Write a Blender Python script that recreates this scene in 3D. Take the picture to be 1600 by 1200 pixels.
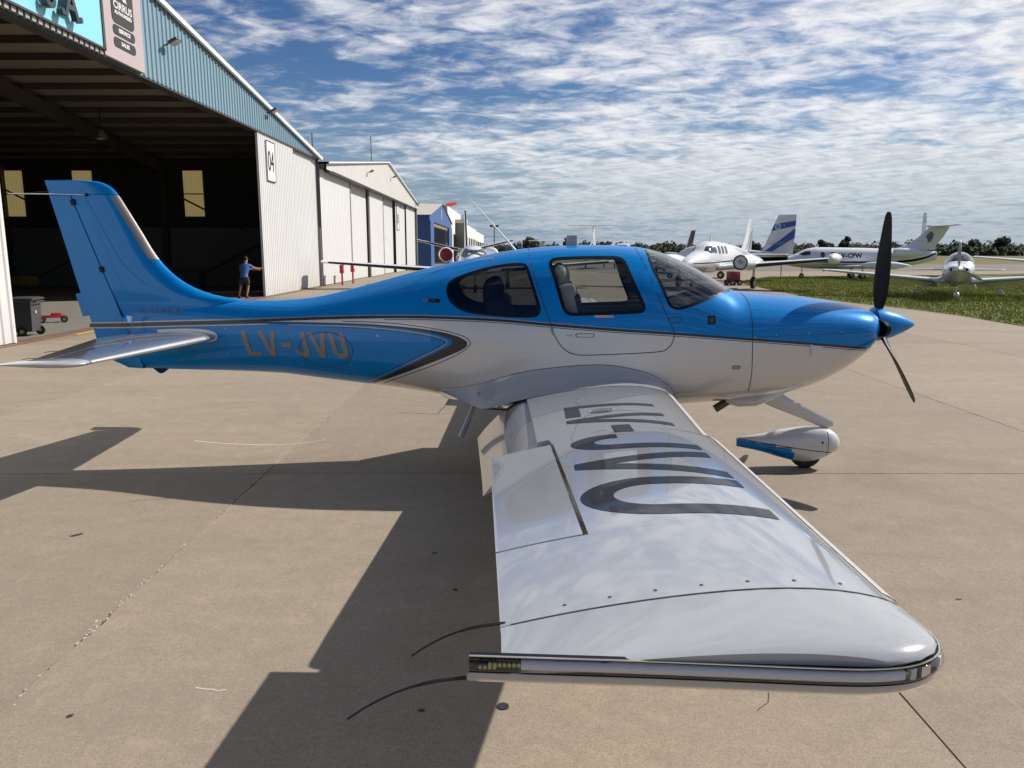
import bpy, bmesh, math, random
import numpy as np
from mathutils import Vector, Matrix
for _o in list(bpy.data.objects): bpy.data.objects.remove(_o)
SC = bpy.context.scene
COL = SC.collection
PI = math.pi
# ------------------------------------------------------------------ camera
cd = bpy.data.cameras.new('camera'); cam = bpy.data.objects.new('camera', cd); COL.objects.link(cam)
cd.sensor_fit = 'HORIZONTAL'; cd.sensor_width = 36.0; cd.lens = 1202 / 1600 * 36
cd.clip_start = 0.05; cd.clip_end = 4000
cam.location = (0, -7.1, 2.0)
cam.rotation_euler = (PI / 2 - math.atan(208 / 1202), 0, 0)
SC.camera = cam
# ------------------------------------------------------------------ light
SUN = Vector((1.12, 0.46, 1.0)).normalized()
ELEV = math.asin(SUN.z); AZ = math.atan2(SUN.x, SUN.y)
w = bpy.data.worlds.new('World'); SC.world = w; w.use_nodes = True
nt = w.node_tree; N = nt.nodes; L = nt.links
N.clear()
def nd(t, **k):
    n = N.new(t)
    for a, b in k.items(): setattr(n, a, b)
    return n
def wmath(op, a, b=None, clamp=False):
    n = N.new('ShaderNodeMath'); n.operation = op; n.use_clamp = clamp
    for i, v in enumerate((a, b)):
        if v is None: continue
        if isinstance(v, (int, float)): n.inputs[i].default_value = v
        else: L.new(v, n.inputs[i])
    return n.outputs[0]
SKY_STRENGTH = 0.085
sky = nd('ShaderNodeTexSky', sky_type='NISHITA', sun_disc=False, sun_elevation=ELEV, sun_rotation=AZ)
sky.air_density = 1.0; sky.dust_density = 0.25; sky.ozone_density = 3.0; sky.altitude = 20
tc = nd('ShaderNodeTexCoord')
sep = nd('ShaderNodeSeparateXYZ'); L.new(tc.outputs['Generated'], sep.inputs[0])
zc = wmath('MAXIMUM', sep.outputs[2], 0.0)
den = wmath('ADD', zc, 0.11)
px = wmath('DIVIDE', sep.outputs[0], den); py = wmath('DIVIDE', sep.outputs[1], den)
cmb = nd('ShaderNodeCombineXYZ'); L.new(px, cmb.inputs[0]); L.new(py, cmb.inputs[1])
def mapping(rot, sc, loc=(0, 0, 0)):
    m = nd('ShaderNodeMapping'); m.inputs['Rotation'].default_value = (0, 0, rot); m.inputs['Scale'].default_value = sc
    m.inputs['Location'].default_value = loc
    L.new(cmb.outputs[0], m.inputs['Vector']); return m.outputs[0]
def noise(vec, scale, detail, rough, dist=0.0, lac=2.0):
    n = nd('ShaderNodeTexNoise'); n.inputs['Scale'].default_value = scale; n.inputs['Detail'].default_value = detail
    n.inputs['Roughness'].default_value = rough; n.inputs['Distortion'].default_value = dist; n.inputs['Lacunarity'].default_value = lac
    L.new(vec, n.inputs['Vector']); return n.outputs[0]
def cover(off):
    a = noise(mapping(0.45, (0.75, 1.3, 1), off), 1.75, 10, 0.63, 0.25)                                   # puffs in bands
    b = noise(mapping(0.3, (0.5, 0.9, 1), (3.7 + off[0] * .7, 1.9 + off[1] * .7, 0)), 0.75, 4, 0.5, 0.2)    # where the deck is broken
    c = noise(mapping(0.6, (1.0, 1.3, 1), (8.1 + off[0], 2.2 + off[1], 0)), 6.2, 6, 0.62, 0.5)           # altocumulus grain
    v = wmath('ADD', wmath('MULTIPLY', a, 0.54), wmath('MULTIPLY', b, 0.46))
    return wmath('ADD', v, wmath('MULTIPLY', c, 0.42))
lean = wmath('MULTIPLY', wmath('MAXIMUM', wmath('MINIMUM', wmath('ADD', px, 0.05), 0.55), -0.75), 0.125)
lean = wmath('ADD', lean, wmath('MULTIPLY', wmath('MINIMUM', wmath('MAXIMUM', wmath('ADD', py, -0.55), -1.3), 0.0), 0.12))      # the cloud bank thins out overhead and behind
c0 = wmath('ADD', cover((0, 0, 0)), lean); c1 = wmath('ADD', cover((0.05, 0.035, 0)), lean)
mr = nd('ShaderNodeMapRange', interpolation_type='SMOOTHSTEP'); L.new(c0, mr.inputs[0])
mr.inputs[1].default_value = 0.572; mr.inputs[2].default_value = 0.825
dens = mr.outputs[0]
hz = nd('ShaderNodeMapRange', interpolation_type='SMOOTHSTEP'); L.new(sep.outputs[2], hz.inputs[0])
hz.inputs[1].default_value = 0.0; hz.inputs[2].default_value = 0.16
dens = wmath('MULTIPLY', dens, wmath('ADD', wmath('MULTIPLY', hz.outputs[0], 0.62), 0.32))
# thick parts are greyer, the sides towards the sun whiter
th = nd('ShaderNodeMapRange', interpolation_type='SMOOTHSTEP'); L.new(c0, th.inputs[0]); th.inputs[1].default_value = 0.71; th.inputs[2].default_value = 0.92
ss = nd('ShaderNodeMapRange'); L.new(wmath('SUBTRACT', c1, c0), ss.inputs[0]); ss.inputs[1].default_value = -0.06; ss.inputs[2].default_value = 0.06
ss.inputs[3].default_value = -0.32; ss.inputs[4].default_value = 0.40
tone = wmath('ADD', wmath('MULTIPLY', th.outputs[0], 0.50), ss.outputs[0], True)
cmix = nd('ShaderNodeMix', data_type='RGBA'); L.new(tone, cmix.inputs[0])
cmix.inputs[6].default_value = (9.4, 9.45, 9.6, 1); cmix.inputs[7].default_value = (5.1, 5.35, 5.9, 1)
hs = nd('ShaderNodeHueSaturation'); hs.inputs['Saturation'].default_value = 1.28; hs.inputs['Value'].default_value = 0.74; hs.inputs['Hue'].default_value = 0.512
L.new(sky.outputs[0], hs.inputs['Color'])
# far haze under the cloud deck
veil = nd('ShaderNodeMapRange', interpolation_type='SMOOTHSTEP'); L.new(zc, veil.inputs[0]); veil.inputs[1].default_value = 0.0; veil.inputs[2].default_value = 0.20
veil.inputs[3].default_value = 0.90; veil.inputs[4].default_value = 0.0
vm = nd('ShaderNodeMix', data_type='RGBA'); L.new(veil.outputs[0], vm.inputs[0]); L.new(hs.outputs[0], vm.inputs[6]); vm.inputs[7].default_value = (2.3, 3.3, 4.55, 1)
fin = nd('ShaderNodeMix', data_type='RGBA'); L.new(dens, fin.inputs[0]); L.new(vm.outputs[2], fin.inputs[6]); L.new(cmix.outputs[2], fin.inputs[7])
bg = nd('ShaderNodeBackground'); bg.inputs[1].default_value = SKY_STRENGTH; L.new(fin.outputs[2], bg.inputs[0])
wo = nd('ShaderNodeOutputWorld'); L.new(bg.outputs[0], wo.inputs[0])
sd = bpy.data.lights.new('sun', 'SUN'); sd.energy = 5.0; sd.angle = math.radians(0.53); sd.color = (1.0, 0.945, 0.87)
so = bpy.data.objects.new('sun', sd); COL.objects.link(so); so.rotation_euler = SUN.to_track_quat('Z', 'Y').to_euler(); so.location = (30, 10, 40)
SC.view_settings.view_transform = 'Standard'; SC.view_settings.look = 'None'
SC.view_settings.exposure = 0.22; SC.view_settings.gamma = 1.0; SC.view_settings.use_curve_mapping = False
SC.render.engine = 'CYCLES'
SC.cycles.use_denoising = True; SC.cycles.max_bounces = 10; SC.cycles.transparent_max_bounces = 16
SC.cycles.sample_clamp_indirect = 6.0; SC.cycles.caustics_reflective = False; SC.cycles.caustics_refractive = False
# ------------------------------------------------------------------ materials
MATS = {}
def S_in(b, name, v):
    if name in b.inputs: b.inputs[name].default_value = v
class MB:
    """small node builder for one material"""
    def __init__(s, name):
        s.m = bpy.data.materials.new(name); s.m.use_nodes = True; s.t = s.m.node_tree
        s.b = s.t.nodes['Principled BSDF']; s.out = s.t.nodes['Material Output']
    def n(s, t, **k):
        x = s.t.nodes.new(t)
        for a, b in k.items(): setattr(x, a, b)
        return x
    def l(s, a, b): s.t.links.new(a, b)
    def coords(s, kind='Object', sc=(1, 1, 1), rot=(0, 0, 0)):
        if kind == 'World': o = s.n('ShaderNodeNewGeometry').outputs['Position']
        else: o = s.n('ShaderNodeTexCoord').outputs[kind]
        m = s.n('ShaderNodeMapping'); m.inputs['Scale'].default_value = sc; m.inputs['Rotation'].default_value = rot
        s.l(o, m.inputs[0]); return m.outputs[0]
    def noise(s, vec, scale, detail=4, rough=0.55, dist=0):
        x = s.n('ShaderNodeTexNoise'); x.inputs['Scale'].default_value = scale; x.inputs['Detail'].default_value = detail
        x.inputs['Roughness'].default_value = rough; x.inputs['Distortion'].default_value = dist
        s.l(vec, x.inputs['Vector']); return x.outputs[0]
    def ramp(s, fac, stops):
        x = s.n('ShaderNodeValToRGB'); cr = x.color_ramp
        while len(cr.elements) < len(stops): cr.elements.new(0.5)
        for e, (p, c) in zip(cr.elements, stops):
            e.position = p; e.color = (c[0], c[1], c[2], 1) if not isinstance(c, (int, float)) else (c, c, c, 1)
        s.l(fac, x.inputs[0]); return x.outputs[0]
    def mix(s, fac, a, b, mode='MIX'):
        x = s.n('ShaderNodeMix', data_type='RGBA', blend_type=mode)
        for i, v in ((0, fac), (6, a), (7, b)):
            if isinstance(v, (int, float)): x.inputs[i].default_value = v
            elif isinstance(v, tuple): x.inputs[i].default_value = (v[0], v[1], v[2], 1)
            else: s.l(v, x.inputs[i])
        return x.outputs[2]
    def math(s, op, a, b=0.0, clamp=False):
        x = s.n('ShaderNodeMath'); x.operation = op; x.use_clamp = clamp
        for i, v in ((0, a), (1, b)):
            if isinstance(v, (int, float)): x.inputs[i].default_value = v
            else: s.l(v, x.inputs[i])
        return x.outputs[0]
    def bump(s, h, strength=0.2, dist=0.01):
        x = s.n('ShaderNodeBump'); x.inputs['Strength'].default_value = strength; x.inputs['Distance'].default_value = dist
        s.l(h, x.inputs['Height']); s.l(x.outputs[0], s.b.inputs['Normal'])
def mat(name, col, rough=0.5, metal=0.0, coat=0.0, var=0.08, scale=3.0, spec=0.5, coord='Object', bump=0.0, bscale=40, emit=0.0):
    """plain procedural material: base colour with a little noise in tone and gloss"""
    if name in MATS: return MATS[name]
    b = MB(name); v = b.coords(coord)
    n = b.noise(v, scale, 5, 0.6)
    c = b.mix(n, tuple(x * (1 - var) for x in col), tuple(min(1, x * (1 + var)) for x in col))
    b.l(c, b.b.inputs['Base Color'])
    r = b.ramp(b.noise(v, scale * 2.7, 4), [(0.3, max(0, rough * 0.85)), (0.7, min(1, rough * 1.15))]); b.l(r, b.b.inputs['Roughness'])
    S_in(b.b, 'Metallic', metal); S_in(b.b, 'Coat Weight', coat); S_in(b.b, 'Coat Roughness', 0.02); S_in(b.b, 'Specular IOR Level', spec)
    if bump: b.bump(b.noise(v, bscale, 3), bump, 0.004)
    if emit:
        S_in(b.b, 'Emission Strength', emit); b.l(c, b.b.inputs['Emission Color'])
    MATS[name] = b.m; return b.m
def paint(name, col, rough=0.25, metal=0.0, dust=0.03, flake=0.0, coat=1.0, spec=0.5, wave=.10):
    """gloss aircraft paint: clear coat, faint waviness, light dust film"""
    if name in MATS: return MATS[name]
    b = MB(name); v = b.coords('Object')
    n = b.noise(v, 1.7, 6, 0.62)
    c = b.mix(n, tuple(x * 0.95 for x in col), tuple(min(1, x * 1.04) for x in col))
    sp = b.ramp(b.noise(v, 55, 6, 0.75), [(0.52, 0.0), (0.78, 1.0)])
    c = b.mix(b.math('MULTIPLY', sp, dust * 3), c, (0.42, 0.38, 0.33))
    b.l(c, b.b.inputs['Base Color'])
    S_in(b.b, 'Roughness', rough); S_in(b.b, 'Metallic', metal); S_in(b.b, 'Coat Weight', coat); S_in(b.b, 'Coat IOR', 1.5); S_in(b.b, 'Specular IOR Level', spec)
    cr = b.ramp(b.noise(v, 9, 5, 0.65), [(0.35, 0.012), (0.8, 0.012 + dust)]); b.l(cr, b.b.inputs['Coat Roughness'])
    x = b.n('ShaderNodeBump'); x.inputs['Strength'].default_value = wave; x.inputs['Distance'].default_value = 0.004
    b.l(b.noise(v, 3.2, 2, 0.4), x.inputs['Height']); b.l(x.outputs[0], b.b.inputs['Coat Normal'])
    MATS[name] = b.m; return b.m
def glass(name, tint, rough=0.01, ior=1.5, boost=1.0):
    if name in MATS: return MATS[name]
    b = MB(name); b.t.nodes.remove(b.b)
    tr = b.n('ShaderNodeBsdfTransparent'); gl = b.n('ShaderNodeBsdfGlossy'); gl.inputs['Roughness'].default_value = rough
    v = b.coords('Object'); n = b.noise(v, 2.5, 3)
    b.l(b.mix(n, tuple(x * 0.93 for x in tint), tint), tr.inputs[0])
    ge = b.n('ShaderNodeNewGeometry'); dp = b.n('ShaderNodeVectorMath', operation='DOT_PRODUCT'); b.l(ge.outputs['Normal'], dp.inputs[0]); b.l(ge.outputs['Incoming'], dp.inputs[1])
    g_ = b.math('SUBTRACT', 1.0, b.math('ABSOLUTE', dp.outputs['Value']), True)
    fac = b.math('MULTIPLY', b.math('ADD', b.math('MULTIPLY', b.math('POWER', g_, 4.2), .93), .065), boost, True)
    mx = b.n('ShaderNodeMixShader'); b.l(fac, mx.inputs[0]); b.l(tr.outputs[0], mx.inputs[1]); b.l(gl.outputs[0], mx.inputs[2])
    b.l(mx.outputs[0], b.out.inputs[0]); MATS[name] = b.m; return b.m

BLUE = paint('blue_metallic_paint', (0.0003, 0.195, 0.545), 0.36, 0.10, 0.0, spec=.05, coat=.55)
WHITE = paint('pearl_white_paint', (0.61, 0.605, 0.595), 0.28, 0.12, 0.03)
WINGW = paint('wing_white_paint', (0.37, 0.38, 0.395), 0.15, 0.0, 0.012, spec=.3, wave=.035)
BLACKP = paint('black_paint', (0.010, 0.010, 0.010), 0.4, 0.0, 0.02, coat=.35)
GREYP = paint('grey_stripe_paint', (0.30, 0.29, 0.28), 0.3, 0.5, 0.02)
LETTER = paint('grey_letter_film', (0.020, 0.0205, 0.022), 0.42, 0.0, 0.0, coat=.42, spec=.12)
SIDEL = paint('silver_letter_film', (0.185, 0.172, 0.160), 0.45, 0.2, 0.0, coat=.5)
LETSH = paint('dark_letter_edge', (0.02, 0.022, 0.03), 0.4, 0, 0.02)
STAB = paint('silver_grey_paint', (0.26, 0.28, 0.31), 0.22, 0.3, 0.03)
TKS = mat('titanium_mesh', (0.25, 0.225, 0.21), 0.5, 0.35, 0, 0.05, 20)
STEEL = mat('bare_steel', (0.45, 0.44, 0.42), 0.35, 0.9, 0, 0.15, 12)
CHROME = mat('polished_metal', (0.75, 0.75, 0.76), 0.08, 1.0, 0, 0.03, 8)
RUB = mat('black_rubber', (0.018, 0.018, 0.018), 0.75, 0, 0, 0.3, 14)
DARK = mat('dark_trim', (0.006, 0.006, 0.0065), 0.4, 0, 0, 0.2, 9, .2)
SEAM = mat('dark_gap', (0.03, 0.03, 0.032), 0.8, 0, 0, 0.2, 9)
INNER = mat('cabin_lining', (0.045, 0.045, 0.05), 0.8, 0, 0, 0.2, 6)
SEAT = mat('grey_leather', (0.46, 0.45, 0.44), 0.55, 0, 0, 0.12, 5, bump=0.2)
SEATD = mat('dark_leather', (0.03, 0.03, 0.033), 0.5, 0, 0, 0.2, 5)
PROPM = mat('black_propeller_composite', (0.007, 0.007, 0.0075), 0.45, 0, 0.0, 0.25, 7, .2)
GLASS = glass('cabin_glass', (0.66, 0.69, 0.66))
REARG = glass('dark_cabin_glass', (0.27, 0.29, 0.29))
WSG = glass('windshield_glass', (0.46, 0.52, 0.50), boost=1.75)
LENS = glass('clear_lens', (0.93, 0.93, 0.93))
TUBE = mat('white_light_tube', (0.72, 0.73, 0.76), 0.3, 0, 0.3, 0.05, 10)
LED = mat('yellow_led', (0.55, 0.50, 0.10), 0.4, 0, 0, 0.1, 30)
REDP = mat('red_paint', (0.42, 0.02, 0.02), 0.4, 0, 0.3, 0.15, 6)
REDC = mat('red_cover_fabric', (0.19, 0.012, 0.016), 0.8, 0, 0, 0.15, 10)
YEL = mat('yellow_line_paint', (0.60, 0.40, 0.05), 0.7, 0, 0, 0.3, 14, coord='Object')
PWHITE = paint('plane_white_paint', (0.72, 0.73, 0.755), 0.35, 0, 0.03)
PGREY = paint('plane_grey_paint', (0.36, 0.37, 0.39), 0.35, 0, 0.03)
PBLUE = paint('plane_blue_paint', (0.015, 0.09, 0.36), 0.35, 0, 0.03)
PDARK = paint('plane_dark_paint', (0.05, 0.05, 0.055), 0.35, 0, 0.03)
PWIN = mat('plane_window_glass', (0.02, 0.022, 0.025), 0.06, 0, 0.6, 0.1, 6, 0.8)
BOOT = mat('deicing_boot', (0.014, 0.014, 0.014), 0.55, 0, 0, 0.2, 8)
# ------------------------------------------------------------------ helpers
def tag(o, label=None, cat=None, group=None, kind=None):
    if label: o['label'] = label
    if cat: o['category'] = cat
    if group: o['group'] = group
    if kind: o['kind'] = kind
    return o
def empty(name, loc=(0, 0, 0), rz=0.0, label=None, cat=None, group=None):
    o = bpy.data.objects.new(name, None); COL.objects.link(o); o.location = loc; o.rotation_euler = (0, 0, rz)
    o.empty_display_size = 0.2
    return tag(o, label, cat, group)
def mesh_obj(name, me, parent=None, mats=None):
    if mats is not None:
        if len(me.materials): me.materials.clear()
        for m in (mats if isinstance(mats, (list, tuple)) else [mats]): me.materials.append(m)
    o = bpy.data.objects.new(name, me); COL.objects.link(o)
    if parent is not None: o.parent = parent
    return o
def mesh(name, verts, faces, parent=None, mats=None, smooth=False, mi=None):
    me = bpy.data.meshes.new(name); me.from_pydata([tuple(map(float, v)) for v in verts], [], [tuple(f) for f in faces]); me.update()
    o = mesh_obj(name, me, parent, mats)
    if mi is not None: me.polygons.foreach_set('material_index', mi)
    if smooth: me.polygons.foreach_set('use_smooth', [True] * len(me.polygons))
    return o
def bm_obj(name, bm, parent=None, mats=None, smooth=False, angle=None):
    me = bpy.data.meshes.new(name); bm.normal_update(); bm.to_mesh(me); bm.free()
    o = mesh_obj(name, me, parent, mats)
    if smooth: me.polygons.foreach_set('use_smooth', [True] * len(me.polygons))
    if angle is not None: sharp(o, angle)
    return o
def sharp(o, deg=35):
    me = o.data
    me.polygons.foreach_set('use_smooth', [True] * len(me.polygons))
    try: me.set_sharp_from_angle(angle=math.radians(deg))
    except Exception: pass
    return o
def box_bm(bm, c, s, rot=None, bev=0.0):
    M = Matrix.Translation(c) @ (rot.to_matrix().to_4x4() if rot is not None else Matrix.Identity(4)) @ Matrix.Diagonal((s[0], s[1], s[2], 1))
    r = bmesh.ops.create_cube(bm, size=1.0, matrix=M)
    if bev:
        es = list({e for v in r['verts'] for e in v.link_edges})
        bmesh.ops.bevel(bm, geom=es, offset=bev, segments=2, affect='EDGES', profile=0.5)
def box(name, c, s, m, parent=None, rot=None, bev=0.0):
    bm = bmesh.new(); box_bm(bm, Vector(c), s, rot, bev)
    return bm_obj(name, bm, parent, m, angle=35 if bev else None)
def tube_bm(bm, pts, rad, seg=10, cap=True):
    pts = [Vector(p) for p in pts]; n = len(pts)
    rads = rad if isinstance(rad, (list, tuple)) else [rad] * n
    rings = []; up = None
    for i, p in enumerate(pts):
        d = (pts[min(i + 1, n - 1)] - pts[max(i - 1, 0)]).normalized()
        if up is None: up = d.orthogonal().normalized()
        else: up = (up - d * up.dot(d)).normalized()
        s = d.cross(up)
        rings.append([bm.verts.new(p + (up * math.cos(a) + s * math.sin(a)) * rads[i]) for a in [2 * PI * k / seg for k in range(seg)]])
    for a, b in zip(rings, rings[1:]):
        for k in range(seg): bm.faces.new((a[k], a[(k + 1) % seg], b[(k + 1) % seg], b[k]))
    if cap:
        bm.faces.new(rings[0][::-1]); bm.faces.new(rings[-1])
def tube(name, pts, rad, m, parent=None, seg=10):
    bm = bmesh.new(); tube_bm(bm, pts, rad, seg); return bm_obj(name, bm, parent, m, angle=50)
def lathe_bm(bm, prof, M=Matrix.Identity(4), seg=24):
    """prof: (axial, radius) along local x"""
    rings = []
    for a, r in prof:
        if r < 1e-5: rings.append([bm.verts.new(M @ Vector((a, 0, 0)))])
        else: rings.append([bm.verts.new(M @ Vector((a, r * math.cos(2 * PI * k / seg), r * math.sin(2 * PI * k / seg)))) for k in range(seg)])
    for a, b in zip(rings, rings[1:]):
        for k in range(seg):
            k2 = (k + 1) % seg
            if len(a) == 1 and len(b) == 1: continue
            if len(a) == 1: bm.faces.new((a[0], b[k2], b[k]))
            elif len(b) == 1: bm.faces.new((a[k], a[k2], b[0]))
            else: bm.faces.new((a[k], a[k2], b[k2], b[k]))
def lathe(name, prof, m, parent=None, M=Matrix.Identity(4), seg=24, angle=40):
    bm = bmesh.new(); lathe_bm(bm, prof, M, seg); bmesh.ops.recalc_face_normals(bm, faces=bm.faces)
    return bm_obj(name, bm, parent, m, angle=angle)
def loft(name, rings, m, parent=None, cap=True, closed=True, smooth=True, angle=50):
    n = len(rings[0]); vs = [v for r in rings for v in r]; fs = []
    for i in range(len(rings) - 1):
        for k in range(n if closed else n - 1):
            k2 = (k + 1) % n
            fs.append((i * n + k, i * n + k2, (i + 1) * n + k2, (i + 1) * n + k))
    if cap and closed:
        fs.append(tuple(range(n))[::-1]); fs.append(tuple((len(rings) - 1) * n + k for k in range(n)))
    o = mesh(name, vs, fs, parent, m)
    bm = bmesh.new(); bm.from_mesh(o.data); bmesh.ops.recalc_face_normals(bm, faces=bm.faces); bm.to_mesh(o.data); bm.free()
    if smooth: sharp(o, angle)
    return o
def copy_tree(o, parent=None):
    c = o.copy(); COL.objects.link(c)
    if parent is not None: c.parent = parent
    for ch in list(o.children): copy_tree(ch, c)
    return c
def text_mesh(s, size, m, name, parent, org, ux, uy, extrude=0.0, shear=0.0, sx=1.0, align='LEFT', bold=0.0):
    """letters as a real mesh standing at org, reading along ux, upright along uy"""
    cu = bpy.data.curves.new('t', 'FONT'); cu.body = s; cu.size = size; cu.extrude = extrude; cu.shear = shear; cu.align_x = align; cu.offset = bold
    cu.resolution_u = 3
    t = bpy.data.objects.new('t', cu); COL.objects.link(t)
    me = bpy.data.meshes.new_from_object(t.evaluated_get(bpy.context.evaluated_depsgraph_get()))
    bpy.data.objects.remove(t); bpy.data.curves.remove(cu)
    ux = Vector(ux).normalized(); uy = Vector(uy).normalized(); uz = ux.cross(uy); org = Vector(org)
    for v in me.vertices: v.co = org + ux * v.co.x * sx + uy * v.co.y + uz * v.co.z
    me.name = name
    return mesh_obj(name, me, parent, m)
def pchip(pts):
    x = np.array([p[0] for p in pts], float); y = np.array([p[1] for p in pts], float)
    h = np.diff(x); d = np.diff(y) / h; m = np.zeros(len(x)); m[0] = d[0]; m[-1] = d[-1]
    for i in range(1, len(x) - 1):
        if d[i - 1] * d[i] > 0:
            w1 = 2 * h[i] + h[i - 1]; w2 = h[i] + 2 * h[i - 1]; m[i] = (w1 + w2) / (w1 / d[i - 1] + w2 / d[i])
    def f(q):
        q = np.clip(np.asarray(q, float), x[0], x[-1]); i = np.clip(np.searchsorted(x, q) - 1, 0, len(x) - 2)
        t = (q - x[i]) / h[i]
        return (2*t**3-3*t**2+1)*y[i] + (t**3-2*t**2+t)*h[i]*m[i] + (-2*t**3+3*t**2)*y[i+1] + (t**3-t**2)*h[i]*m[i+1]
    return f
def smooth_curve(pts, n=4, closed=False):
    P = [np.array(p, float) for p in pts]; out = []; k = len(P)
    for i in range(k if closed else k - 1):
        p1 = P[i]; p2 = P[(i + 1) % k]
        p0 = P[i - 1] if (closed or i > 0) else p1; p3 = P[(i + 2) % k] if (closed or i + 2 < k) else p2
        for j in range(n):
            t = j / n
            out.append(0.5 * ((2*p1) + (-p0+p2)*t + (2*p0-5*p1+4*p2-p3)*t*t + (-p0+3*p1-3*p2+p3)*t**3))
    if not closed: out.append(P[-1])
    return [tuple(map(float, p)) for p in out]
def in_poly(x, z, poly):
    c = False; j = len(poly) - 1
    for i in range(len(poly)):
        xi, zi = poly[i]; xj, zj = poly[j]
        if (zi > z) != (zj > z) and x < (xj - xi) * (z - zi) / (zj - zi) + xi: c = not c
        j = i
    return c
class Body:
    """superellipse-section body along x; every profile is a function of x"""
    def __init__(s, zt, zb, ww, zm, nt, nb=None):
        f = lambda a: pchip(a) if isinstance(a, list) else (lambda q, a=a: np.full_like(np.asarray(q, float), a))
        s.ZT, s.ZB, s.WW, s.ZM, s.NT = f(zt), f(zb), f(ww), f(zm), f(nt); s.NB = f(nb if nb is not None else nt)
    def F(s, x, y, z):
        zm = s.ZM(x); up = z >= zm; H = np.where(up, s.ZT(x) - zm, zm - s.ZB(x)); n = np.where(up, s.NT(x), s.NB(x))
        return np.abs(y / s.WW(x)) ** n + np.abs((z - zm) / H) ** n - 1
    def yside(s, x, z):
        x = np.asarray(x, float); z = np.asarray(z, float)
        zm = s.ZM(x); up = z >= zm; H = np.where(up, s.ZT(x) - zm, zm - s.ZB(x)); n = np.where(up, s.NT(x), s.NB(x))
        return s.WW(x) * np.clip(1 - np.abs((z - zm) / H) ** n, 0, 1) ** (1 / n)
    def normals(s, P):
        P = np.asarray(P, float).reshape(-1, 3); e = 2e-3; g = np.zeros_like(P)
        for k in range(3):
            a = P.copy(); b = P.copy(); a[:, k] += e; b[:, k] -= e
            g[:, k] = (s.F(*a.T) - s.F(*b.T)) / (2 * e)
        l = np.linalg.norm(g, axis=1, keepdims=True); l[l == 0] = 1
        return g / l
    def ring(s, x, k=40, half=False):
        """points round the section, from top going down the -y side (and back up the other side)"""
        zt, zb, ww, zm = float(s.ZT(x)), float(s.ZB(x)), float(s.WW(x)), float(s.ZM(x)); nt, nb = float(s.NT(x)), float(s.NB(x))
        out = []
        for i in range(k + 1):
            a = PI / 2 - PI * i / k; c, sn = math.cos(a), math.sin(a); n = nt if sn >= 0 else nb; H = (zt - zm) if sn >= 0 else (zm - zb)
            c = max(c, 0)
            out.append((x, -ww * c ** (2 / n), zm + math.copysign(abs(sn) ** (2 / n) * H, sn)))
        if half: return out
        return out + [(p[0], -p[1], p[2]) for p in out[-2:0:-1]]
    def build(s, name, xs, m, parent=None, k=22):
        return loft(name, [s.ring(x, k) for x in xs], m, parent)
    def decal(s, name, verts2, faces, m, parent, side=-1, off=0.0015, nrm=True):
        P = np.array([(x, 0, z) for x, z in verts2], float)
        y = s.yside(P[:, 0], P[:, 2]); P[:, 1] = -y
        n = s.normals(P); n[:, 1] = np.where(y < 1e-4, -0.02, n[:, 1])
        Q = P + n * off
        if side > 0: Q[:, 1] *= -1; n[:, 1] *= -1; faces = [f[::-1] for f in faces]
        o = mesh(name, Q, faces, parent, m, True)
        if nrm: o.data.normals_split_custom_set_from_vertices([tuple(v) for v in n])
        return o
    def ribbon(s, name, pts, width, m, parent, side=-1, off=0.0012, closed=False):
        """stripe of given width (number or list) that follows a side-view curve on the skin"""
        P = [np.array(p, float) for p in pts]; n = len(P); vs = []; fs = []
        for i, p in enumerate(P):
            a = P[(i - 1) % n] if (closed or i > 0) else p; b = P[(i + 1) % n] if (closed or i < n - 1) else p
            d = b - a; d = d / (np.linalg.norm(d) + 1e-9); q = np.array((-d[1], d[0]))
            wd = width[i] if isinstance(width, (list, tuple)) else width
            for t in (-.5, 0, .5): vs.append(tuple(p + q * wd * t))
        for i in range(n if closed else n - 1):
            j = (i + 1) % n
            for t in (0, 1): fs.append((3 * i + t, 3 * j + t, 3 * j + t + 1, 3 * i + t + 1))
        return s.decal(name, vs, fs, m, parent, side, off)
def grid_polys(polys, h):
    """2-D polygons -> finely cut mesh, so that it can be laid onto a curved skin"""
    bm = bmesh.new()
    for p in polys:
        vs = [bm.verts.new((a, b, 0)) for a, b in p]
        f = bm.faces.new(vs)
    bmesh.ops.triangulate(bm, faces=[f for f in bm.faces if len(f.verts) > 4])
    return cut_grid(bm, h)
def cut_grid(bm, h):
    bm.verts.ensure_lookup_table()
    xs = [v.co.x for v in bm.verts]; ys = [v.co.y for v in bm.verts]
    for ax, lo, hi in ((0, min(xs), max(xs)), (1, min(ys), max(ys))):
        q = math.floor(lo / h) * h + h
        while q < hi:
            co = [0, 0, 0]; no = [0, 0, 0]; co[ax] = q; no[ax] = 1
            bmesh.ops.bisect_plane(bm, geom=bm.verts[:] + bm.edges[:] + bm.faces[:], plane_co=co, plane_no=no, dist=1e-6)
            q += h
    bm.verts.index_update()
    for f in bm.faces:
        f.normal_update()
        if f.normal.z < 0: f.normal_flip()
    v = [(a.co.x, a.co.y) for a in bm.verts]; f = [tuple(x.index for x in q.verts) for q in bm.faces]; bm.free()
    return v, f
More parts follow.
